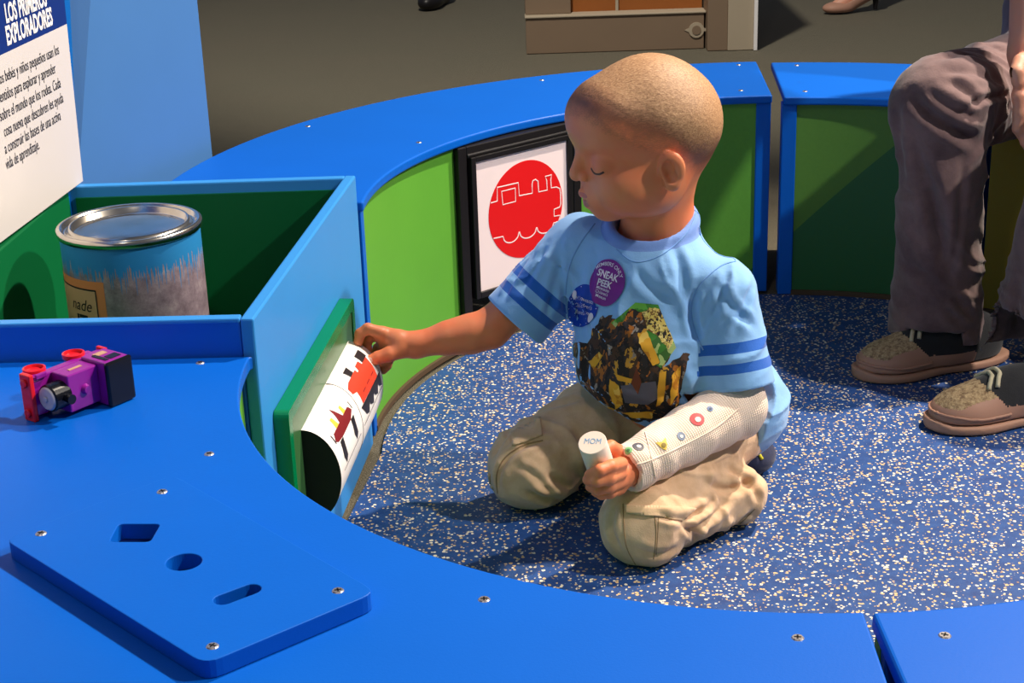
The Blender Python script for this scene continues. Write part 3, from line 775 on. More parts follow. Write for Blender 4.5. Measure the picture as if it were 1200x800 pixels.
def decal(bvh, poly, frame, mt, nm, par, off=.0004, step=.0022, thick=0, smooth=False, up_=.014):
    """outline in the 2d frame (origin, ex, ey, ez) dropped on a surface along -ez"""
    O, ex, ey, ez = frame
    vs = [Vector(p) for p in poly]; n = len(vs)
    def ins(p):
        c = False
        for i in range(n):
            a, b = vs[i], vs[i-1]
            if (a.y > p.y) != (b.y > p.y) and p.x < (b.x-a.x)*(p.y-a.y)/(b.y-a.y)+a.x: c = not c
        return c
    x0, x1, y0, y1 = min(v.x for v in vs), max(v.x for v in vs), min(v.y for v in vs), max(v.y for v in vs)
    ex_ = []; x = x0
    bnd = []
    for i in range(n):
        a, b = vs[i], vs[(i+1) % n]; m = max(1, int((b-a).length/step))
        for j in range(m): bnd.append(a.lerp(b, j/m))
    while x < x1:
        y = y0
        while y < y1:
            if ins(Vector((x, y))): ex_.append(Vector((x, y)))
            y += step
        x += step
    nb = len(bnd)
    V, E, F, *_ = delaunay_2d_cdt(bnd+ex_, [(i, (i+1) % nb) for i in range(nb)], [], 1, 1e-7)
    bm = bmesh.new(); bv = []
    for v in V:
        p = O+ex*v.x+ey*v.y; h = bvh.ray_cast(p+ez*up_, -ez, .22 if up_ > .013 and abs(O.z-PZO) < 1e-6 else .1)
        q = (h[0]+h[1]*off) if h[0] is not None else None
        bv.append(bm.verts.new(q) if q is not None else None)
    for f in F:
        c = sum((V[i] for i in f), Vector((0, 0)))/len(f)
        if ins(c) and all(bv[i] is not None for i in f):
            try: bm.faces.new([bv[i] for i in f])
            except ValueError: pass
    bmesh.ops.delete(bm, geom=[v for v in bm.verts if not v.link_faces], context='VERTS')
    bmesh.ops.recalc_face_normals(bm, faces=bm.faces)
    fs = list(bm.faces)
    if fs and sum((f.normal*f.calc_area() for f in fs), Vector()).dot(ez) < 0: bmesh.ops.reverse_faces(bm, faces=fs)
    o = obj(nm, bm, mt, par, smooth=True)
    if thick:
        s = o.modifiers.new('solid', 'SOLIDIFY'); s.thickness = thick; s.offset = 1
    return o
def textdecal(bvh, vf, frame, mt, nm, par, off=.0007):
    O, ex, ey, ez = frame
    def fn(x, y):
        p = O+ex*x+ey*y; h = bvh.ray_cast(p+ez*.014, -ez, .1)
        return (h[0]+h[1]*off) if h[0] is not None else p
    return obj(nm, flat(vf, fn), mt, par)
def surf_frame(bvh, x, y, tilt=0.):
    h = hit(bvh, x, y); n = sum((bvh.find_nearest(h[0]+Vector((random.uniform(-1, 1), random.uniform(-1, 1), random.uniform(-1, 1)))*.008)[1] for _ in range(12)), Vector()).normalized()
    up = Vector(UP); up = (up-n*up.dot(n)).normalized(); ex = up.cross(n).normalized()
    c, s = math.cos(tilt), math.sin(tilt); return (h[0], ex*c+up*s, up*c-ex*s, n)

# ---------------------------------------------------------------- the boy
boy = thing('person', 'toddler boy kneeling on the mat in a light blue T-shirt, left arm in a cast', 'person', (-.2, -.2, 0))
th_, ph_ = math.radians(15), math.radians(12)
hf = np.array([-math.cos(th_)*math.cos(ph_), -math.sin(th_)*math.cos(ph_), -math.sin(ph_)]); hl = np.array([math.sin(th_), -math.cos(th_), 0]); hu = np.cross(hf, hl)
HR = np.array([hf, hl, hu]); HC = W(766, 156, Y=-.175)
def H(f, l, u): return HC+hf*f+hl*l+hu*u
def he(f, l, u, a, b, c): return ell(H(f, l, u), (a, b, c), HR)
def cranium(S):
    S.add(he(.006, 0, .014, .078, .069, .067), 0)
    S.add(he(-.024, 0, .008, .049, .061, .054), .02)
    S.add(he(.050, 0, .034, .042, .056, .040), .02)
    S.add(he(.0, 0, .044, .048, .046, .040), .02)
    S.add(cap(H(-.016, 0, -.03), (-.214, -.152, .325), .033, .036), .022)
S = SDF(); cranium(S)
S.add(he(.040, 0, -.036, .048, .054, .046), .02)
for s in (1, -1):
    S.add(he(.055, s*.032, -.036, .027, .024, .025), .016)          # cheeks
    S.add(he(.022, s*.038, -.045, .034, .022, .030), .022)
S.add(he(.070, 0, -.066, .016, .018, .014), .014)                      # chin
S.add(he(.080, 0, -.046, .014, .020, .016), .012)                      # mouth mound
S.add(cap(H(.083, 0, .006), H(.094, 0, -.014), .0055, .0075), .008)    # nose
S.add(ell(H(.0955, 0, -.0185), (.0075, .0085, .0070), HR), .004)
for s in (1, -1):
    S.sub(he(.094, s*.030, -.003, .013, .014, .009), .014)            # eye hollows
    S.add(he(.0720, s*.030, -.007, .0112, .0140, .0105), .008)         # lids over the eyes
    S.add(ell(H(.0900, s*.0090, -.0205), (.0062, .0052, .0052), HR), .003)  # nostril wings
    S.sub(ell(H(.0925, s*.0052, -.0262), (.0035, .0025, .003), HR), .0015)
S.add(cap(H(.0925, 0, -.0405), H(.086, .0135, -.0435), .0048, .0030), .003); S.add(cap(H(.0925, 0, -.0405), H(.086, -.0135, -.0435), .0048, .0030), .003)
S.add(cap(H(.0890, 0, -.0540), H(.0840, .010, -.0515), .0050, .0032), .003); S.add(cap(H(.0890, 0, -.0540), H(.0840, -.010, -.0515), .0050, .0032), .003)
S.sub(cap(H(.0950, 0, -.0475), H(.0870, .0150, -.0480), .0016, .001), .002); S.sub(cap(H(.0950, 0, -.0475), H(.0870, -.0150, -.0480), .0016, .001), .002)
for s in (1, -1):                                                     # ears
    er_ = np.array([nrm((.75, -.62*s*0, .1)), nrm((.0, 1, 0)), nrm((-.1, 0, .75))])
    eR = er_@HR; fl_ = math.radians(24)*s
    # the ear flares away from the head at its back edge
    ef = hf*math.cos(fl_)*1+hl*(-math.sin(fl_)); el = np.cross(hu, ef); eR = np.array([ef, el, hu])
    ec_ = H(.010, s*.0705, -.024)
    S.add(ell(ec_+hu*.004, (.0145, .0062, .0190), eR), .003); S.add(ell(ec_-hu*.014+ef*.003, (.0090, .0058, .0085), eR), .004)
    S.sub(ell(ec_+el*s*.0046+ef*.002+hu*.001, (.0095, .0066, .0130), eR), .0015)
    S.add(cap(ec_+ef*.0105+hu*.0-el*s*.001, ec_+ef*.008-hu*.007, .0030, .0032), .003)
    S.add(cap(ec_+hu*.012+el*s*.002-ef*.004, ec_-hu*.004+el*s*.001-ef*.0055, .0024, .0022), .002)
    S.sub(ell(ec_+el*s*.003+ef*.0035-hu*.002, (.0045, .0055, .0055), eR), .002)
# torso under the shirt, arms, legs under the trousers
shR = np.array((-.300, -.122, .296)); shL = np.array((-.139, -.203, .264))
elR = W(574, 385, Y=-.150); wrR = W(487, 404, Y=-.168)
elL = W(862, 477, Y=-.235); wrL = W(735, 550, Y=-.335)
LT = nrm((.92, -.40, 0)); FT = nrm((-.40, -.92, 0)); TR = np.array([LT, FT, (0, 0, 1)])
S.add(cap((-.208, -.150, .325), (-.205, -.155, .24), .040, .060), .02)
S.add(ell((-.20, -.165, .165), (.070, .056, .09), TR), .02)
S.add(cap(shR, shL, .026, .026), .02)
S.add(cap(shR, elR, .027, .0225), .01); S.add(cap(elR, wrR, .0225, .0150), .008)
S.add(cap(elR*.72+wrR*.28-np.array((0, 0, .002)), elR*.45+wrR*.55, .0225, .0180), .01)
S.add(cap(shL, elL, .026, .022), .01); S.add(cap(elL, wrL, .021, .017), .01)
kR = W(619, 546, Y=-.185); kL = W(752, 613, Y=-.322)
hipR = np.array((-.235, -.100, .105)); hipL = np.array((-.122, -.172, .105))
S.add(cap(hipR, kR, .040, .032), .01); S.add(cap(hipL, kL, .040, .030), .01)
# right hand on the roller: px, px, Y
def w3(x, y, Y): return W(x, y, Y=Y)
pR = w3(461, 402, -.170)
S.add(cap(wrR, w3(468, 403, -.170), .0150, .0155), .006)
S.add(cap(w3(466, 398, -.168), w3(449, 392, -.165), .0115, .0100), .006); S.add(cap(w3(467, 408, -.166), w3(453, 404, -.160), .0120, .0100), .006)
fing = [([w3(446, 390, -.170), w3(431, 385, -.170), w3(422, 391, -.172), w3(420, 401, -.176)], [.0078, .0066, .0062, .0056]),
        ([w3(448, 394, -.162), w3(435, 393, -.158), w3(429, 402, -.160), w3(431, 411, -.164)], [.0078, .0066, .0060, .0054]),
        ([w3(451, 402, -.156), w3(443, 408, -.150), w3(440, 418, -.152), w3(442, 426, -.156)], [.0076, .0064, .0058, .0054]),
        ([w3(458, 409, -.156), w3(456, 419, -.154), w3(453, 428, -.156), w3(449, 433, -.160)], [.0076, .0066, .0060, .0056]),
        ([w3(470, 410, -.178), w3(456, 415, -.184), w3(443, 419, -.186), w3(431, 424, -.188)], [.0098, .0088, .0076, .0068])]
for pts, rs in fing: chain(S, pts, rs, .004)
# left hand round the tube
S.add(cap(wrL, w3(726, 556, -.345), .0160, .0160), .006); S.add(cap(w3(727, 552, -.345), w3(722, 566, -.345), .0125, .0125), .006)
tubeT = W(694, 518, Y=-.372); tubeD = nrm((-.22, -.46, .86)); tubeB = tubeT-tubeD*.082
lf = [([w3(728, 543, -.362), w3(716, 546, -.378), w3(703, 551, -.386), w3(691, 556, -.376)], [.0074, .0070, .0066, .0058]),
      ([w3(727, 554, -.362), w3(714, 560, -.380), w3(700, 563, -.385), w3(689, 562, -.372)], [.0076, .0072, .0068, .0060]),
      ([w3(726, 564, -.358), w3(714, 570, -.374), w3(701, 573, -.378), w3(692, 570, -.366)], [.0076, .0070, .0064, .0058]),
      ([w3(725, 572, -.350), w3(715, 577, -.364), w3(705, 579, -.366), w3(698, 576, -.358)], [.0070, .0064, .0058, .0052]),
      ([w3(729, 545, -.335), w3(724, 529, -.333), w3(716, 523, -.340), w3(709, 526, -.346)], [.0085, .0080, .0070, .0062])]
for pts, rs in lf: chain(S, pts, rs, .004)
V, F = fast_mesh(S, (-.60, -.44, .01), (-.04, -.03, .56), .0016)
Bskin = bvh_of(V, F)
FX = [-.10, -.07, -.04, -.022, -.004, .016, .035, .060, .078, .10]; FU = [-.066, -.064, -.060, -.048, -.018, -.006, .004, .026, .040, .048]
def hline(p):
    q = (p-HC)@HR.T; fx = q[:, 0]; return q[:, 2]-np.interp(fx, FX, FU)+.004*vnoise(p, 160, 3)
_hd = np.linalg.norm(V-HC, axis=1) < .14; _q = (V-HC)@HR.T
_ear = (np.abs(_q[:, 1]) > .064) & (((_q[:, 0]-.009)/.0175)**2+((_q[:, 2]+.023)/.021)**2 < 1)
obj('body', to_mesh('body', V, F, {'edge': np.where(_hd & ~_ear, np.clip(hline(V)/.075, 0, 1), 0)}), M_skin, boy)
# nails
for (x, y, Y, r) in ((430, 423.5, -.19, .0042), (690, 556, -.39, .0034)):
    pass
hh = hit(Bskin, 430.5, 423)
if hh[0] is not None:
    fr_ = surf_frame(Bskin, 431.5, 422.5, .1); decal(Bskin, [(.0046*math.cos(t*PI/8), .0036*math.sin(t*PI/8)) for t in range(16)], fr_, M_nail, 'thumb_nail', boy, .0003, .0012)
# lids: lash line, faint brow, lips
M_lash = cloth('lashes', srgb(84, 54, 42), srgb(96, 62, 48))
M_brow = cloth('brow', srgb(176, 122, 92), srgb(190, 136, 104))
for s in (1, -1):
    pts = [H(.086, s*.0185, -.0105), H(.0875, s*.024, -.0135), H(.086, s*.031, -.0148), H(.081, s*.038, -.0135), H(.076, s*.0425, -.0105)]
    obj('eyelashes', curve_on(Bskin, pts, .0012, 6, .0001), M_lash, boy, smooth=True)
lipfr = (Vector(H(.09, 0, -.047)), Vector(-hl), Vector(hu), Vector(hf))
def lipshape(w, top, bot, y0): return [(w*math.cos(t*PI/12), y0+(top if math.sin(t*PI/12) > 0 else bot)*math.sin(t*PI/12)) for t in range(24)]
decal(Bskin, lipshape(.0125, .0045, .0035, .0048), lipfr, M_lip, 'upper_lip', boy, .0002, .0012); decal(Bskin, lipshape(.0105, .003, .0048, -.0052), lipfr, M_lip, 'lower_lip', boy, .0002, .0012)
# hair
FX = [-.10, -.07, -.04, -.018, .006, .016, .035, .060, .078, .10]; FU = [-.066, -.064, -.060, -.048, -.018, -.006, .004, .026, .040, .048]
def hline(p):
    q = (p-HC)@HR.T; fx = q[:, 0]; return q[:, 2]-np.interp(fx, FX, FU)+.004*vnoise(p, 160, 3)
SH = SDF(); cranium(SH); SH.dis(lambda p: .0022-.0030*np.clip((hline(p)+.002)/.05, 0, 1)-.0003*vnoise(p, 420, 5)); SH.inter(lambda p: -hline(p)-.004, 0)
V, F = fast_mesh(SH, HC-.11, HC+.125, .0018)
obj('short_hair', to_mesh('hair', V, F, {'edge': np.clip(hline(V)/.075, 0, 1)}), M_hair, boy)

# shirt
S = SDF()
S.add(ell((-.228, -.160, .245), (.083, .070, .088), TR), 0); S.add(ell((-.218, -.168, .175), (.092, .084, .085), TR), .03)
S.add(ell((-.160, -.145, .112), (.104, .090, .068), TR), .03); S.add(ell((-.118, -.160, .105), (.052, .058, .060), TR), .02)
S.add(cap(shR+(0.012, 0, .0), (-.213, -.163, .292), .035, .040), .03); S.add(cap((-.213, -.163, .292), shL-(0.004, 0, -.004), .040, .032), .03)
eR = W(603, 376, Y=-.142); eL = W(864, 452, Y=-.228)
aR_ = nrm(eR-shR); aL_ = nrm(eL-shL)
S.add(cap(shR, eR+aR_*.02, .039, .042), .022); S.add(cap(shL, eL+aL_*.012, .0350, .0435), .014)
S.sub(half(eR, -aR_) and (lambda p: np.maximum(-(p-eR)@aR_, np.linalg.norm(p-eR, axis=1)-.075)), .002)
S.sub(lambda p: np.maximum(-(p-eL)@aL_, np.linalg.norm(p-eL, axis=1)-.062), .002)
hem = np.array((-.20, -.20, .092)); hn = nrm((.50, .10, 1))
S.sub(lambda p: np.maximum((p-hem)@hn, (p[:, 2]-.2)), .004)
nb = np.array(W(764, 262, Y=-.160)); nn_ = nrm((-.12, -.36, .90)); nx = nrm(np.cross(nn_, (0, 1, 0))); ny = np.cross(nn_, nx)
def ringd(p):
    q = p-nb; x = q@nx; y = q@ny; z = q@nn_; r = np.sqrt((x/1.0)**2+(y/.92)**2); return np.sqrt((r-.0470)**2+z*z*.6), x, y, z, r
S.add(cap((-.208, -.150, .295), (-.208, -.152, .318), .052, .044), .015)
S.add(lambda p: ringd(p)[0]-.0070, .004)
S.sub(cap(nb-nn_*.012, nb+nn_*.12, .0410, .045), .002)
S.sub(cap(eR-aR_*.02, eR+aR_*.1, .0345), .001); S.sub(cap(eL-aL_*.018, eL+aL_*.1, .0352), .001)
def cre(x): return .75-1.9*(1-np.abs(np.sin(x/2)))**2
def folds(p):
    d = 0
    q = p-shR; t = q@aR_; lat = np.linalg.norm(q-t[:, None]*aR_, axis=1)
    wR = np.exp(-((t-.045)/.04)**2)*(lat < .09)
    q2 = p-shL; t2 = q2@aL_; wL = np.exp(-((t2-.06)/.05)**2)
    d = d+wR*.0020*cre(t*170+12*vnoise(p, 22, 1)+p[:, 2]*90)
    ang = np.arctan2((p-shL)@LT, (p-shL)@FT)
    d = d+wL*.0018*cre(ang*3.2+t2*95+5*vnoise(p, 18, 2))
    low = np.exp(-((p[:, 2]-.13)/.045)**2)
    d = d+low*.0020*cre(p[:, 2]*150+(p@LT)*45+6*vnoise(p, 14, 4))
    # pulls from the reaching shoulder down across the front
    u = (p-shR)@nrm((.55, -.1, -.83)); v = (p-shR)@nrm((.83, -.2, .5)); d = d+.0020*np.exp(-((u-.07)/.05)**2)*cre(v*130+4*vnoise(p, 20, 7))
    d = d+.0020*vnoise(p, 30, 8)+.0008*vnoise(p, 75, 9)
    ends = np.minimum(np.linalg.norm(p-eL, axis=1), np.linalg.norm(p-eR, axis=1)); return d*np.clip((ringd(p)[0]-.008)/.03, .05, 1)*np.clip((ends-.035)/.03, .25, 1)
S.dis(folds)
Sshirt = S
V, F = fast_mesh(S, (-.43, -.32, .03), (-.03, -.03, .37), .0022)
V = wrinkle(V, F, [([(655, 300), (660, 340), (664, 368)], .004, .003), ([(642, 285), (628, 310), (612, 338)], .004, .003), ([(655, 305), (648, 345), (640, 372)], .004, .0035),
    ([(790, 285), (800, 325), (806, 372)], .005, .003), ([(816, 335), (811, 368), (818, 400)], .0045, .006), ([(855, 315), (845, 345), (832, 380)], .004, .003),
    ([(884, 330), (872, 360), (858, 396)], .004, .003), ([(838, 330), (856, 358), (886, 384)], .0045, .003), ([(690, 395), (686, 440), (696, 478)], .005, .003),
    ([(792, 425), (800, 465), (790, 496)], .005, .0035), ([(712, 498), (745, 508), (785, 500)], .0045, .003), ([(700, 300), (692, 340), (694, 370)], .005, .0025),
    ([(740, 310), (760, 335), (790, 350)], .005, .002), ([(862, 290), (880, 310), (896, 345)], .004, .002), ([(620, 300), (600, 330), (590, 350)], .0035, .0025), ([(770, 470), (800, 445), (816, 425)], .005, .003)])
tR = (eR-V)@aR_; latR = np.linalg.norm((V-eR)-((V-eR)@aR_)[:, None]*aR_, axis=1); tL_ = (eL-V)@aL_; latL = np.linalg.norm((V-eL)-((V-eL)@aL_)[:, None]*aL_, axis=1)
arm = np.full(len(V), 1.); mR = (latR < .056) & (tR < .07) & (V[:, 0] < -.315); arm[mR] = tR[mR]; mL = (latL < .052) & (tL_ < .065) & (tL_ > -.004) & ((V-np.array((-.213, -.165, .2)))@LT > .066); arm[mL] = tL_[mL]
rd = ringd(V)
col = np.clip(.5+(.0112-rd[0])*60, 0, 1)
Bshirt = bvh_of(V, F)
shirt = obj('t_shirt', to_mesh('shirt', V, F, {'arm': arm, 'collar': col, 'seam': np.zeros(len(V))}), M_shirt, boy)
M_seam = cloth('shirt_seam', srgb(104, 154, 218), srgb(122, 168, 228))
# shoulder seams and sleeve seams
def pxcord(bvh, pts, r, mt, nm, par, lift=0.):
    q = snap_px(bvh, pts)
    if len(q) > 1: return obj(nm, curve_on(bvh, q, r, 6, lift), mt, par, smooth=True)
pxcord(Bshirt, [(811, 243), (829, 262), (846, 280), (862, 306)], .0008, M_seam, 'seam', shirt)
pxcord(Bshirt, [(862, 306), (846, 311), (829, 324), (815, 342), (810, 365), (816, 392), (824, 410)], .0009, M_seam, 'seam', shirt)
pxcord(Bshirt, [(697, 262), (680, 285), (668, 310), (663, 340), (664, 366)], .0009, M_seam, 'seam', shirt)
pxcord(Bshirt, [(722, 292), (742, 306), (766, 303), (790, 288), (808, 268), (817, 246)], .0007, M_seam, 'seam', shirt)

# chest print: a jagged collage of dark, gold and green scraps, no figure
def printmat(name, stops, s1, s2, rnd=.5):
    k = NT(name); v = k.coord()
    mp = k.n('ShaderNodeMapping'); mp.inputs['Rotation'].default_value = (.3, .5, .9); mp.inputs['Scale'].default_value = (1, 1.6, .7); k.l(v, mp.inputs[0])
    vo = k.n('ShaderNodeTexVoronoi', Scale=s1, Randomness=1.); 
    ad = k.n('ShaderNodeVectorMath', operation='ADD'); nz = k.n('ShaderNodeTexNoise', Scale=s1*.8, Detail=3.); k.l(mp.outputs[0], nz.inputs[0])
    sc = k.n('ShaderNodeVectorMath', operation='SCALE'); sc.inputs['Scale'].default_value = .022; k.l(nz.outputs['Color'], sc.inputs[0])
    k.l(mp.outputs[0], ad.inputs[0]); k.l(sc.outputs[0], ad.inputs[1]); k.l(ad.outputs[0], vo.inputs['Vector'])
    sp = k.n('ShaderNodeSeparateColor'); k.l(vo.outputs['Color'], sp.inputs[0])
    c = k.ramp(sp.outputs[0], stops, 'CONSTANT'); k.base(c); return k.set(Roughness=.75)
DK, BR, OR, GO, SI = srgb(30, 22, 22), srgb(72, 46, 30), srgb(170, 98, 26), srgb(206, 150, 50), srgb(150, 136, 128)
M_pr1 = printmat('print_dark', [(0, DK), (.36, BR), (.58, OR), (.68, srgb(48, 40, 44)), (.82, SI), (.88, GO), (.93, DK)], 150, 60)
M_pr2 = printmat('print_green', [(0, srgb(64, 132, 44)), (.45, srgb(104, 176, 64)), (.65, srgb(176, 196, 120)), (.8, srgb(58, 104, 40))], 90, 60)
M_pr3 = printmat('print_straw', [(0, srgb(214, 188, 96)), (.35, srgb(118, 82, 34)), (.6, srgb(230, 208, 128)), (.8, DK)], 260, 60)
M_pr4 = printmat('print_gold', [(0, srgb(226, 164, 40)), (.7, srgb(196, 126, 24)), (.9, srgb(240, 196, 90))], 120, 60)
PO, _, _, _ = [Vector(W(745, 425, Y=-.24))]+[0]*3
PZ = Vector(-FW); PX = Vector(RT); PY = Vector(UP)
def pf(pts):
    s = (PO-Vector(CAM)).dot(Vector(FW))/FPX
    return [((x-745)*s, -(y-425)*s) for x, y in pts]
pframe = (PO+PZ*.08, PX, PY, PZ); PZO = pframe[0].z
def jag(pts, amp, seed=1, sub=4):
    rn = random.Random(seed); out = []
    for i in range(len(pts)):
        a, b = pts[i], pts[(i+1) % len(pts)]
        for j in range(sub): t = j/sub; out.append((a[0]+(b[0]-a[0])*t+(rn.uniform(-amp, amp) if j else 0), a[1]+(b[1]-a[1])*t+(rn.uniform(-amp, amp) if j else 0)))
    return out
pr = decal(Bshirt, pf(jag([(669, 401), (690, 402), (704, 372), (714, 369), (724, 376), (744, 358), (768, 358), (790, 405), (776, 430), (800, 413), (808, 415), (804, 426), (799, 455), (797, 474), (786, 486), (764, 496), (736, 494), (699, 481), (684, 452), (672, 422)], 2.2)), pframe, M_pr1, 'chest_print', shirt, .0005, .003)
decal(Bshirt, pf([(717, 378), (744, 354.5), (770, 357), (791, 407), (774, 431), (762, 424), (756, 404), (744, 392), (734, 396)]), pframe, M_pr2, 'chest_print', shirt, .0008, .003)
decal(Bshirt, pf(jag([(760, 360), (772, 362), (788, 400), (782, 410), (768, 392), (752, 384), (744, 372)], 1)), pframe, M_pr3, 'chest_print', shirt, .0011, .003)
decal(Bshirt, pf(jag([(738, 362), (752, 366), (758, 392), (748, 404), (730, 400), (722, 384)], 2, 4)), pframe, M_pr1, 'chest_print', shirt, .0012, .003)
for i, s_ in enumerate([[(747, 390), (757, 388), (762, 400), (772, 424), (764, 428), (756, 414), (748, 402)], [(716, 444), (726, 452), (732, 474), (724, 480), (716, 462)], [(772, 436), (780, 434), (778, 470), (770, 476)], [(733, 484), (768, 482), (766, 491), (744, 490)], [(786, 440), (797, 428), (794, 462), (786, 474)], [(720, 437), (744, 444), (748, 450), (726, 446)], [(692, 424), (704, 412), (708, 416), (698, 434)], [(704, 474), (724, 480), (720, 486), (706, 482)]]):
    decal(Bshirt, pf(jag(s_, .8, i)), pframe, M_pr4, 'chest_print', shirt, .0013, .003)
decal(Bshirt, pf([(728, 452), (768, 446), (772, 466), (760, 474), (734, 472)]), pframe, plastic('print_slate', srgb(96, 92, 108), .8), 'chest_print', shirt, .0009, .003)
decal(Bshirt, pf([(740, 448), (746, 430), (752, 447), (748, 462)]), pframe, plastic('print_brown', srgb(110, 58, 40), .8), 'chest_print', shirt, .0014, .003)

# stickers on the shirt: things of their own
M_spur = plastic('purple_sticker', srgb(124, 38, 140), .5, .03, .02); M_sblue = plastic('blue_sticker', srgb(16, 62, 176), .5, .03, .02); M_swhite = plastic('sticker_white', srgb(232, 222, 240), .5, .02, .02)
def disc2(rx, ry, n=40): return [(rx*math.cos(2*PI*i/n), ry*math.sin(2*PI*i/n)) for i in range(n)]
def bend(vf, R, top=True):
    out = []
    for x, y in vf[0]:
        a = x/R; r = R+y if top else R-y; out.append((r*math.sin(a), r*math.cos(a)) if top else (r*math.sin(a), -r*math.cos(a)))
    return (out, vf[1])
def shift(vf, dx, dy): return ([(x+dx, y+dy) for x, y in vf[0]], vf[1])
fb_ = surf_frame(Bshirt, 683, 358, -.28)
st2 = decal(Bshirt, disc2(.0182, .0245), fb_, M_sblue, 'sticker', None, .0009, .002); st2.name = 'sticker'
tag(st2, 'oval blue museum sticker with white lettering, on the chest partly under the purple one', 'sticker', 'museum stickers on the shirt')
for s_, y in (("Minnesota", .006), ("Children's", -.0012), ("Museum", -.0084)): textdecal(Bshirt, shift(text2d(s_, .0066, .0, .80), .001, y-.001), fb_, M_swhite, 'lettering', st2, .0014)
for x, y in ((-.0128, .010), (.0125, -.0105)):
    decal(Bshirt, [(x+.0032*math.cos(t*PI/8), y+.0052*math.sin(t*PI/8)) for t in range(16)], fb_, M_swhite, 'emblem', st2, .0013, .0014)
for i in range(26):
    a = 2*PI*i/26+.3
    if i % 13 in (4, 5, 3): continue
    decal(Bshirt, [(.0162*math.cos(a)+.0006*math.cos(t*PI/3), .0222*math.sin(a)+.0006*math.sin(t*PI/3)) for t in range(6)], fb_, M_swhite, 'edge_dot', st2, .0013, .001) if i % 2 else None
fb_ = surf_frame(Bshirt, 711, 331, -.32)
st1 = decal(Bshirt, disc2(.0235, .0262), fb_, M_spur, 'sticker', None, .0018, .002); st1.name = 'sticker'
tag(st1, 'round purple sticker reading sneak peek, below the shirt collar', 'sticker', 'museum stickers on the shirt')
textdecal(Bshirt, shift(bend(text2d('MEMBERS ONLY', .0060, .012, .86), .0178), -.0005, .0008), fb_, M_swhite, 'lettering', st1, .0024)
textdecal(Bshirt, shift(text2d('SNEAK', .0108, .022, .78), 0, .0045), fb_, M_swhite, 'lettering', st1, .0024); textdecal(Bshirt, shift(text2d('PEEK', .0108, .022, .78), -.001, -.0052), fb_, M_swhite, 'lettering', st1, .0024)
for s_, y in (("Minnesota", -.0095), ("Children's", -.0139), ("Museum", -.0183)): textdecal(Bshirt, shift(text2d(s_, .0048, .01, .84), -.001, y), fb_, M_swhite, 'lettering', st1, .0024)

# cast
S = SDF(); cD = nrm(wrL-elL); S.add(cap(shL*.35+elL*.65, elL, .028, .0310), 0); S.add(cap(elL, wrL+cD*.03, .0355, .0250), .012)
S.dis(lambda p: .0007*vnoise(p, 70, 3)+.0009*np.sin(((p-elL)@cD)*150+3*vnoise(p, 25, 9)))
S.inter(lambda p: (p-wrL-cD*.002)@cD-.0022*vnoise(p, 170, 6)-.0015*vnoise(p, 60, 2), .001); S.sub(cap(wrL-cD*.016, wrL+cD*.05, .0188), .001)
V, F = fast_mesh(S, np.minimum(elL, wrL)-.06, np.maximum(elL, wrL)+.075, .0019)
q = V-elL; t = q@cD; c1 = nrm(np.cross(cD, (0, 0, 1))); c2 = np.cross(cD, c1)
Bcast = bvh_of(V, F); cast = obj('arm_cast', to_mesh('cast', V, F, {'along': t, 'round': np.arctan2(q@c2, q@c1)}), M_cast, boy)
pxcord(Bcast, [(728, 549), (760, 540), (800, 522), (840, 500), (866, 478)], .0010, M_cast, 'wrap_edge', cast)
pxcord(Bcast, [(756, 506), (762, 530), (768, 560)], .0009, M_cast, 'wrap_edge', cast)
cs_ = [(817, 491, .0082, .0078, srgb(206, 74, 78), 'round red sticker on the white arm cast, largest of the row'), (832, 479, .0034, .0034, srgb(96, 118, 160), 'tiny blue grey sticker on the cast, nearest to the sleeve'),
       (798, 511, .0050, .0048, srgb(122, 134, 158), 'small blue grey round sticker in the middle of the cast'), (777, 521, .0068, .0066, srgb(232, 196, 84), 'pale yellow three cornered sticker on the cast'),
       (748, 523, .0062, .0064, srgb(92, 92, 100), 'dark grey round sticker near the wrist end of the cast'), (736, 527.5, .0042, .0042, srgb(128, 190, 128), 'small pale green sticker at the wrist end of the cast')]
for i, (x, y, rx, ry, c, lb) in enumerate(cs_):
    h = hit(Bcast, x, y)
    if h[0] is None: continue
    fr_ = surf_frame(Bcast, x, y, .3); shp = disc2(rx, ry, 28) if i != 3 else [(-rx, ry*.8), (0, ry*.5), (rx, ry), (rx*.7, -ry*.2), (rx*.1, -ry), (-rx*.5, -ry*.4)]
    o = decal(Bcast, shp, fr_, plastic('cast_sticker_%s' % 'abcdef'[i], c, .5, .05), 'sticker', None, .0006, .0014); tag(o, lb, 'sticker', 'stickers on the arm cast')
    M_sp = plastic('sticker_spot_%s' % 'abcdef'[i], mono(c, .35) if i % 2 else srgb(240, 226, 214), .5)
    decal(Bcast, [(a*.42+rx*.05, b*.4-ry*.1) for a, b in disc2(rx, ry, 16)], fr_, M_sp, 'spot', o, .0010, .0012)

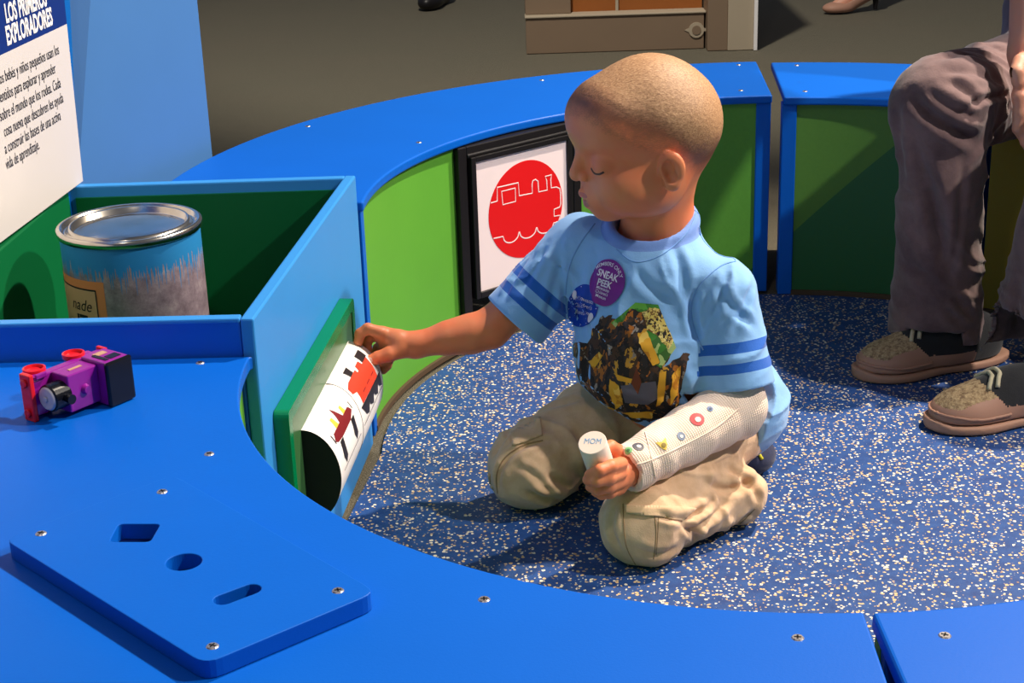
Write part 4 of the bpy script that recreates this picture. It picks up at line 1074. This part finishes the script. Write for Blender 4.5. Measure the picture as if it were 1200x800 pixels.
# white tube in the left hand
tb_ = thing('white_tube', 'short white cardboard tube with blue lettering on its end, held in the boy\'s fist', 'tube', tuple(tubeB))
tz = Vector(tubeD); txx = Vector(RT); txx = (txx-tz*txx.dot(tz)).normalized(); tyy = tz.cross(txx)
Mtb = Matrix((txx, tyy, tz)).transposed().to_4x4(); Mtb.translation = Vector(tubeB)
M_tube = plastic('tube_white', srgb(236, 214, 200), .6, .03, .05)
bmt = lathe([(0, 0), (.0140, 0), (.0152, .001), (.0152, .081), (.0146, .0818), (0, .0818)], 48); bmt.transform(Mtb); tbo = obj('tube_body', bmt, M_tube, tb_, smooth=False)
for p_ in tbo.data.polygons: p_.use_smooth = abs(p_.normal.dot(tz)) < .5
vf = text2d('MOM', .0100, .0, .8); obj('lettering', flat(vf, lambda x, y: Mtb @ Vector((x*.98+y*.2, y*.98-x*.2-.002, .0821))), plastic('marker_blue', srgb(110, 160, 200), .6), tb_)

# trousers
S = SDF(); anL = W(868, 577, z=.037); anR = np.array((-.215, -.005, .040))
S.add(ell((-.172, -.135, .085), (.090, .074, .060), TR), 0)
S.add(cap(hipR+(0, 0, -.006), kR+(.004, 0, .004), .054, .047), .03); S.add(ell(kR+(0.004, 0, -.004), (.050, .046, .048)), .02)
S.add(cap(hipL+(-.01, 0, -.014), kL+(.006, .008, .008), .050, .045), .03); S.add(ell(kL+(0.002, .002, -.004), (.047, .047, .045)), .02)
S.add(cap(kL+(.02, .02, -.008), anL, .040, .033), .012); S.add(cap(kR+(.02, .02, -.008), anR, .040, .036), .012)
def cre(x): return .75-1.9*(1-np.abs(np.sin(x/2)))**2
def tf(p):
    d = .0026*vnoise(p, 22, 11)+.0012*vnoise(p, 60, 12)
    tl = (p-kL)@nrm(hipL-kL); d = d+.0020*np.exp(-((tl-.06)/.05)**2)*cre(tl*110+(p[:, 2])*60+6*vnoise(p, 17, 13))
    tr_ = (p-kR)@nrm(hipR-kR); d = d+.0022*np.exp(-((tr_-.06)/.06)**2)*cre(tr_*100-(p[:, 2])*70+6*vnoise(p, 15, 14))
    ta = (p-kL)@nrm(anL-kL); d = d+.0022*np.exp(-((ta-.11)/.05)**2)*cre(ta*150+5*vnoise(p, 18, 15))*(p[:, 2] < .09)
    # crease between thigh and folded shin
    c = (p[:, 2]-.052-.05*(ta-.05)); d = d+.0045*np.exp(-(c/.006)**2)*np.clip(ta/.05, 0, 1)*np.clip((.19-ta)/.05, 0, 1)*(p[:, 0] > -.26)
    return d
S.dis(tf); S.inter(lambda p: -(p[:, 2]-.0008), .004)
V, F = fast_mesh(S, (-.46, -.40, -.006), (-.02, .06, .20), .0022)
V = wrinkle(V, F, [([(585, 577), (584, 556), (595, 536), (618, 521), (655, 512)], .0035, .004), ([(600, 492), (640, 478), (684, 466)], .005, .0025), ([(640, 555), (668, 572), (694, 582)], .0045, .004),
    ([(615, 575), (645, 586), (682, 584)], .0045, .004), ([(605, 545), (630, 560), (655, 590)], .004, .002), ([(768, 602), (800, 607), (838, 592)], .0035, .004), ([(795, 612), (816, 628), (804, 648)], .004, .0045),
    ([(806, 622), (836, 606), (852, 582)], .0045, .005), ([(786, 654), (830, 634), (882, 600)], .004, .004), ([(826, 566), (852, 574), (888, 562)], .0045, .004), ([(850, 548), (874, 564), (894, 590)], .0045, .004),
    ([(722, 588), (716, 618), (728, 648)], .0045, .003), ([(740, 640), (770, 650), (800, 640)], .0045, .0025), ([(670, 500), (690, 530), (700, 560)], .006, .003), ([(575, 540), (590, 515), (600, 500)], .004, .002)])
Btr = bvh_of(V, F); tro = obj('trousers', to_mesh('trousers', V, F), M_khaki, boy)
pxcord(Btr, [(730, 590), (731, 612), (734, 640), (745, 662)], .0008, M_stitch, 'seam', tro, -.0002); pxcord(Btr, [(766, 596), (769, 625), (766, 655)], .0008, M_stitch, 'seam', tro, -.0002)
pxcord(Btr, [(772, 597), (771, 625), (769, 650)], .0006, M_stitch, 'seam', tro, -.0002)
pxcord(Btr, [(583, 578), (582, 556), (592, 536), (612, 522), (636, 516)], .0010, M_stitch, 'seam', tro, -.0002)
pxcord(Btr, [(800, 655), (830, 640), (862, 618), (885, 596)], .0007, M_stitch, 'seam', tro, -.0002)
def pxpatch(bvh, pts, mt, nm, par, off, thick=0):
    s = None; O = Vector(CAM)+Vector(ray(*pts[0])).normalized()*((hit(bvh, *pts[0])[0] or Vector((-.3, -.3, .05)))-Vector(CAM)).length
    s = (O-Vector(CAM)).dot(Vector(FW))/FPX; x0, y0 = pts[0]
    return decal(bvh, [((x-x0)*s, -(y-y0)*s) for x, y in pts], (O, PX, PY, PZ), mt, nm, par, off, .003, thick)
pxpatch(Btr, [(597, 498), (634, 484), (637, 514), (601, 526)], M_khaki2, 'pocket_flap', tro, .0008, .0016)
pxpatch(Btr, [(732, 592), (770, 592), (818, 598), (800, 612), (770, 604), (734, 601)], M_khaki2, 'pocket_flap', tro, .0008, .0016)
pxpatch(Btr, [(572, 552), (578, 536), (596, 526), (592, 552), (584, 576), (576, 574)], M_khaki2, 'cargo_pocket', tro, .0006, .0012)
# shoe and sock peeking out behind
S = SDF(); sc_ = W(880, 533, Y=-.115); S.add(ell(sc_, (.030, .036, .022), TR), 0); S.add(ell(sc_+(-.02, .02, .004), (.034, .036, .024)), .01)
V, F = fast_mesh(S, sc_-.07, sc_+.07, .002); sh_o = obj('shoe', to_mesh('shoe', V, F), M_navysock, boy); Bs_ = bvh_of(V, F)
pxcord(Bs_, [(876, 521), (886, 528), (893, 538)], .0024, plastic('yellow_stripe', srgb(190, 180, 40), .6), 'stripe', sh_o)

# ---------------------------------------------------------------- the adult
ad = thing('person', 'seated adult cut by the right edge, in plum brown trousers and tan shoes', 'person', (.4, .3, 0))
k1 = W(1103, 123, Y=.225); h1 = W(1222, 92, Y=.56); c1_ = W(1099, 398, Y=.235); k2 = W(1285, 150, Y=.10); h2 = np.array((.60, .50, .405)); c2_ = W(1207, 420, Y=.075)
S = SDF(); S.add(cap(k1, h1, .064, .082), 0); S.add(cap(k1+(0, 0, .0), k1*.55+c1_*.45, .064, .056), .02); S.add(cap(k1*.55+c1_*.45, c1_-(0, 0, .06), .056, .074), .02)
S.add(cap(k2, h2, .066, .088), .01); S.add(cap(k2, k2*.5+c2_*.5, .066, .060), .02); S.add(cap(k2*.5+c2_*.5, c2_-(0, 0, .06), .060, .076), .02)
S.add(ell((.53, .56, .43), (.145, .12, .11)), .03)
def af(p):
    d = .003*vnoise(p, 14, 21)+.0012*vnoise(p, 45, 22)
    for kk_, cc_, hh_ in ((k1, c1_, h1), (k2, c2_, h2)):
        t = (p-kk_)@nrm(hh_-kk_); r = np.linalg.norm(p-kk_, axis=1); d = d+.0032*np.exp(-((t-.11)/.07)**2)*cre(t*115+p[:, 2]*75+4*vnoise(p, 9, 23))*(r < .36)
        # creases gather at the inner bend of the knee
        b = kk_+nrm(hh_-kk_)*.05-np.array((0, 0, .06)); q = p-b; r2 = np.linalg.norm(q, axis=1); d = d+.0045*np.exp(-(r2/.08)**2)*cre((q[:, 2]*.8-q[:, 0]*.5)*150+3*vnoise(p, 12, 24))
        s = (p-cc_)[:, 2]; d = d+.0026*np.exp(-((s-.08)/.10)**2)*cre(p[:, 0]*90+s*70+5*vnoise(p, 10, 25))
    return d
S.dis(af)
S.inter(lambda p: (np.where((p@np.array((.3, 1., 0))) > .25, c1_[2]+.012, c2_[2]+.004))-p[:, 2]+.10*(p[:, 0]-.2)*0, .003)
S.sub(cap(c1_-(0, 0, .1), c1_+(0, 0, .03), .068, .058), .002); S.sub(cap(c2_-(0, 0, .1), c2_+(0, 0, .03), .070, .060), .002)
V, F = fast_mesh(S, (.05, -.05, .0), (.78, .72, .60), .0032)
V = wrinkle(V, F, [([(1066, 108), (1092, 134), (1124, 154), (1148, 166)], .008, .009), ([(1084, 104), (1112, 126), (1150, 140)], .006, .006), ([(1108, 92), (1134, 108), (1150, 128)], .006, .004), ([(1120, 140), (1142, 120), (1170, 112), (1186, 110)], .004, .004),
    ([(1096, 70), (1136, 62), (1170, 74)], .007, .004), ([(1100, 84), (1140, 84), (1178, 98)], .007, .004), ([(1120, 52), (1150, 48), (1182, 62)], .007, .003), ([(1068, 150), (1080, 200), (1094, 250), (1106, 310)], .009, .006), ([(1088, 190), (1102, 270), (1114, 335)], .008, .004),
    ([(1116, 345), (1132, 366), (1148, 378)], .006, .006), ([(1104, 356), (1128, 380), (1148, 390)], .006, .005), ([(1048, 222), (1070, 228), (1094, 226)], .006, .003), ([(1050, 300), (1075, 320), (1100, 322)], .007, .003), ([(1130, 180), (1126, 230), (1120, 290), (1112, 330)], .005, .003),
    ([(1188, 275), (1172, 335), (1160, 400)], .009, .005), ([(1196, 320), (1188, 380), (1182, 420)], .007, .004), ([(1052, 120), (1054, 160), (1060, 210)], .008, .003)])
Bad = bvh_of(V, F); at = obj('trousers', to_mesh('adult_trousers', V, F), M_cord, ad)
M_cst = cloth('hem_stitch', srgb(120, 98, 98), srgb(136, 112, 110))
pxcord(Bad, [(1045, 388), (1060, 389), (1080, 393), (1103, 394)], .0010, M_cst, 'hem_seam', at); pxcord(Bad, [(1142, 421), (1165, 428), (1198, 433)], .0010, M_cst, 'hem_seam', at)
def shoe(toe, d, ank=.135):
    d = nrm((d[0], d[1], 0)); sd_ = np.array((-d[1], d[0], 0)); R_ = np.array([d, sd_, (0, 0, 1)]); P = lambda f, l, z: np.array((toe[0], toe[1], 0))+d*f+sd_*l+np.array((0, 0, z))
    fp = SDF(); fp.add(ell(P(.062, 0, .012), (.064, .044, .06), R_), 0); fp.add(ell(P(.165, 0, .012), (.075, .036, .06), R_), .03)
    foot = lambda p: fp(p)
    So = SDF(); So.add(foot, 0); So.dis(lambda p: -.001+0*p[:, 0]); So.inter(lambda p: p[:, 2]-.013-.008*np.clip(((p-P(0, 0, 0))@d-.02)/-.03, 0, 1), .004); So.inter(lambda p: .0008-p[:, 2]+0*p[:, 2], .004)
    V, F = fast_mesh(So, P(.12, 0, 0)-(.17, .17, .01), P(.12, 0, 0)+(.17, .17, .06), .0026)
    root = thing_part('shoe', ad)
    obj('sole', to_mesh('sole', V, F), M_sole, root)
    U_ = SDF(); U_.add(ell(P(.060, 0, .018), (.056, .041, .034), R_), 0); U_.add(ell(P(.125, 0, .030), (.070, .036, .044), R_), .02); U_.add(ell(P(.178, 0, .032), (.050, .034, .046), R_), .02)
    U_.add(cap(P(ank, 0, .04), P(ank+.01, 0, .10), .036, .034), .02)
    U_.inter(lambda p: .014-p[:, 2], .002)
    V, F = fast_mesh(U_, P(.12, 0, 0)-(.17, .17, .01), P(.12, 0, 0)+(.17, .17, .14), .0026)
    me = to_mesh('upper', V, F); o = obj('upper', me, [M_leather, M_suede, M_blackcloth], root)
    f = (V-P(0, 0, 0))@d; l = (V-P(0, 0, 0))@sd_; z = V[:, 2]
    fc = F; cf = f[fc].mean(1); cl = l[fc].mean(1); cz_ = z[fc].mean(1); dl = np.abs(cl)
    mi = np.zeros(len(F), np.int32); mi[(cz_ > .034+.0*cf) & (dl < .030) & (cf < .10)] = 1; mi[(cf > .075+.9*np.maximum(.052-cz_, -.02))] = 2; mi[(cf < .165) & (cz_ < .034)] = 0  # black rear of the upper: black fabric plus shadow put into the colour
    me.polygons.foreach_set('material_index', mi)
    Bu = bvh_of(V, F)
    for a_ in (.070, .082): obj('shoe_lace', curve_on(Bu, [P(a_, -.026, .06), P(a_+.008, -.01, .08), P(a_+.010, .01, .08), P(a_+.004, .026, .06)], .0030, 6, .001), M_lace, root, smooth=True)
    obj('welt', curve_on(Bu, [P(.10, -.06, .024), P(.05, -.06, .024), P(.01, -.035, .028), P(-.01, 0, .03), P(.01, .035, .028), P(.05, .06, .024), P(.10, .06, .024)], .0022, 6, .0), M_leather, root, smooth=True)
def thing_part(nm, par):
    o = bpy.data.objects.new(nm, None); COL.objects.link(o); o.parent = par; o.matrix_parent_inverse = Matrix.Translation(-par.location); return o
t1 = W(1003, 436, z=.01); shoe(t1, (.96, .28)); t2 = W(1087, 494, z=.01); shoe(t2, (.97, .22), .185)
# skin: forearm and hand, and the ankles
S = SDF(); el_ = W(1222, -150, Y=.30); wr_ = W(1206, 62, Y=.215)
sh1 = np.array((.40, .52, .86))
S.add(cap(sh1, el_, .045, .038), 0); S.add(cap(el_, wr_, .038, .0265), .01)
pm = W(1212, 112, Y=.20); S.add(cap(wr_, pm, .025, .022), .012); S.add(cap(wr_+(.01, 0, 0), W(1226, 115, Y=.20), .022, .022), .012)
for (a, b, c, e) in (((1199, 95), (1194, 112), (1196, 130), (1202, 140)), ((1204, 118), (1196, 134), (1194, 150), (1200, 160)), ((1212, 130), (1205, 150), (1203, 165), (1209, 176)), ((1222, 132), (1216, 152), (1214, 168), (1219, 178)), ((1196, 72), (1192, 84), (1194, 96), (1198, 103))):
    chain(S, [W(*a, Y=.185), W(*b, Y=.172), W(*c, Y=.172), W(*e, Y=.182)], [.0105, .0098, .0090, .0082], .006)
sh2 = np.array((.69, .50, .86)); e2_ = np.array((.66, .34, .60)); w2_ = np.array((.425, .215, .425)); q2_ = np.array((.385, .205, .385))
S.add(cap(sh2, e2_, .045, .038), 0); S.add(cap(e2_, w2_, .038, .0265), .01); S.add(cap(w2_, q2_, .025, .022), .012); S.add(cap(w2_+(0, .02, -.01), q2_+(.004, .022, -.004), .022, .020), .012)
for i_ in range(4):
    b0 = q2_+np.array((-.002, -.012+.017*i_, -.006)); chain(S, [b0, b0+(-.022, -.006, -.022), b0+(-.026, 0, -.046), b0+(-.016, .008, -.060)], [.0105, .0096, .009, .008], .006)
chain(S, [w2_+(-.01, -.02, -.01), q2_+(-.012, -.030, .008), q2_+(-.032, -.030, -.004)], [.012, .011, .009], .006)
V, F = fast_mesh(S, (.28, .10, .28), (.78, .62, .95), .0030)
obj('arm', to_mesh('arm', V, F), M_skin2, ad)
S = SDF(); S.add(cap((.545, .56, .46), (.56, .54, .80), .115, .13), 0); S.add(cap((.42, .53, .86), (.68, .50, .86), .055, .055), .06); S.dis(lambda p: .005*vnoise(p, 14, 31)); S.sub(cap((.55, .50, .90), (.55, .5, 1.1), .055), .003); S.add(cap(sh1+(.01, 0, 0), sh1*.55+el_*.45, .058, .055), .03); S.add(cap(sh2, sh2*.55+e2_*.45, .058, .055), .03)
V, F = fast_mesh(S, (.30, .28, .30), (.84, .76, .95), .006)
obj('dark_top', to_mesh('dark_top', V, F), M_blackcloth, ad)
# second adult's visible foot in a heeled shoe, far behind
def heel_foot(nm_label, px, py, d, mat_, z0=0):
    g = W(px, py, z=0); d = nrm(d); sd_ = np.array((-d[1], d[0], 0)); R_ = lambda a: np.array([nrm(d*math.cos(a)-np.array((0, 0, math.sin(a)))), sd_, nrm(d*math.sin(a)+np.array((0, 0, math.cos(a))))])
    P = lambda f, l, z: g+d*f+sd_*l+np.array((0, 0, z))
    t = thing('person', nm_label, 'person', tuple(g))
    S = SDF(); S.add(cap(P(-.03, 0, .018), P(-.12, 0, .065), .020, .026), 0); S.add(cap(P(-.14, 0, .085), P(-.135, 0, .45), .030, .045), .02); S.add(cap(P(-.12, 0, .075), P(-.15, 0, .075), .026, .026), .01)
    V, F = fast_mesh(S, P(-.08, 0, .2)-(.2, .2, .22), P(-.08, 0, .2)+(.2, .2, .32), .004); obj('lower_leg', to_mesh('leg', V, F), M_skin2, t)
    S = SDF(); S.add(ell(P(-.035, 0, .014), (.052, .034, .020), R_(0)), 0); S.add(cap(P(-.05, 0, .014), P(-.155, 0, .065), .026, .027), .01); S.sub(cap(P(-.05, 0, .040), P(-.15, 0, .10), .024, .030), .003); S.inter(lambda p: .001-p[:, 2], .002)
    V, F = fast_mesh(S, P(-.08, 0, .05)-(.16, .16, .06), P(-.08, 0, .05)+(.16, .16, .12), .003); sh = obj('shoe', to_mesh('pump', V, F), mat_, t)
    b = cyl_bm(.006, 0, .055, 16, .013); b.transform(Matrix.Translation(tuple(P(-.165, 0, 0)))); obj('heel', b, M_black, sh)
heel_foot('person far behind, only a foot in a beige high heeled shoe in view', 970, 15, (-1, -.25, 0), M_leather)
def flat_foot(label, px, py, d):
    g = W(px, py, z=0); d = nrm(d); sd_ = np.array((-d[1], d[0], 0)); R_ = np.array([d, sd_, (0, 0, 1)]); P = lambda f, l, z: g+d*f+sd_*l+np.array((0, 0, z))
    t = thing('person', label, 'person', tuple(g))
    S = SDF(); S.add(ell(P(0, 0, .022), (.07, .04, .034), R_), 0); S.add(ell(P(-.10, 0, .03), (.07, .036, .045), R_), .03); S.inter(lambda p: .001-p[:, 2], .002)
    V, F = fast_mesh(S, P(-.05, 0, .05)-(.18, .18, .06), P(-.05, 0, .05)+(.18, .18, .1), .004); obj('shoe', to_mesh('shoe', V, F), M_black, t)
    S = SDF(); S.add(cap(P(-.11, 0, .05), P(-.12, 0, .5), .045, .065), 0); S.dis(lambda p: .004*vnoise(p, 20, 3))
    V, F = fast_mesh(S, P(-.1, 0, .3)-(.12, .12, .32), P(-.1, 0, .3)+(.12, .12, .3), .005); obj('trouser_leg', to_mesh('leg', V, F), M_blackcloth, t)
flat_foot('person in the far background, only a black shoe in view at the top edge', 505, 9, (-.3, -1, 0))

# ------------------------------------------------------------------ background
M_case = plastic('taupe_case', srgb(128, 108, 88), .6, .06); M_case2 = plastic('light_case_edge', srgb(170, 156, 134), .6); M_wood = plastic('orange_wood', srgb(150, 88, 40), .5, .15)
ec = thing('exhibit_case', 'taupe floor case with wooden inside standing behind the blue benches', 'cabinet', (0, 2.75, 0))
obj('base_board', box_bm(-.311, .20, 2.743, 2.77, -.004, .098), M_case, ec, bevel=.002)
obj('ledge', box_bm(-.313, .205, 2.738, 2.80, .098, .104), M_case2, ec, bevel=.002)
obj('wooden_back', box_bm(-.18, .20, 2.80, 2.83, .0, .6), M_wood, ec)
obj('mullion', box_bm(-.05, -.042, 2.79, 2.80, .104, .6), M_case2, ec)
obj('corner_block', box_bm(-.311, -.18, 2.77, 2.86, .104, .6), M_case, ec, bevel=.002)
obj('end_panel', box_bm(.205, .262, 2.70, 3.3, -.004, .6), M_case, ec, bevel=.002)
obj('end_face', box_bm(.262, .335, 2.695, 3.3, -.004, .6), M_case2, ec, bevel=.002)
obj('end_edge', box_bm(.335, .345, 2.685, 3.3, -.004, .6), M_white, ec, bevel=.001)
pl_ = W(816, 35, Y=2.743); 
b = join_bm([cyl_bm(.022, 0, .004, 32)]); b.transform(Matrix.Translation((pl_[0], 2.743, pl_[2])) @ Matrix.Rotation(PI/2, 4, 'X')); em = obj('round_emblem', b, M_case2, ec)
b = prism([(-.034, 0), (0, .016), (.034, 0), (0, -.016)], 0, .002); b.transform(Matrix.Translation((pl_[0], 2.743, pl_[2])) @ Matrix.Rotation(PI/2, 4, 'X')); obj('emblem_wings', b, M_case2, em)
b = cyl_bm(.013, .004, .006, 28); b.transform(Matrix.Translation((pl_[0], 2.743, pl_[2])) @ Matrix.Rotation(PI/2, 4, 'X')); obj('emblem_centre', b, M_case, em)

# ------------------------------------------------------------------ lights
def spot(name, loc, tgt, power, col, size=.06, angle=60, blend=.6):
    l = bpy.data.lights.new(name, 'SPOT'); l.energy = power; l.color = col; l.shadow_soft_size = size; l.spot_size = math.radians(angle); l.spot_blend = blend
    o = bpy.data.objects.new(name, l); COL.objects.link(o); o.location = loc
    o.rotation_euler = (Vector(tgt)-Vector(loc)).to_track_quat('-Z', 'Y').to_euler(); return o
WARM = (1., .86, .70); COOL = (.86, .92, 1.)
spot('spot_light', (1.35, .75, 3.0), (-.2, -.2, .2), 720, WARM, .05, 55)
spot('spot_light', (-.9, -2.2, 3.1), (-.2, 0, .1), 42, (1., .93, .86), .08, 60)
spot('spot_light', (2.0, -.7, 2.55), (-.45, -.3, .2), 380, (1., .92, .83), .05, 60)
spot('spot_light', (-.7, .8, 3.4), (0, 3.3, 0), 520, (1., .93, .82), .1, 56)
w = bpy.data.worlds.new('world'); SC.world = w; w.use_nodes = True
w.node_tree.nodes['Background'].inputs[0].default_value = (.62, .68, .85, 1); w.node_tree.nodes['Background'].inputs[1].default_value = .14
SC.view_settings.view_transform = 'Standard'; SC.view_settings.look = 'None'; SC.view_settings.gamma = 1; SC.view_settings.use_curve_mapping = False
SC.view_settings.exposure = .0
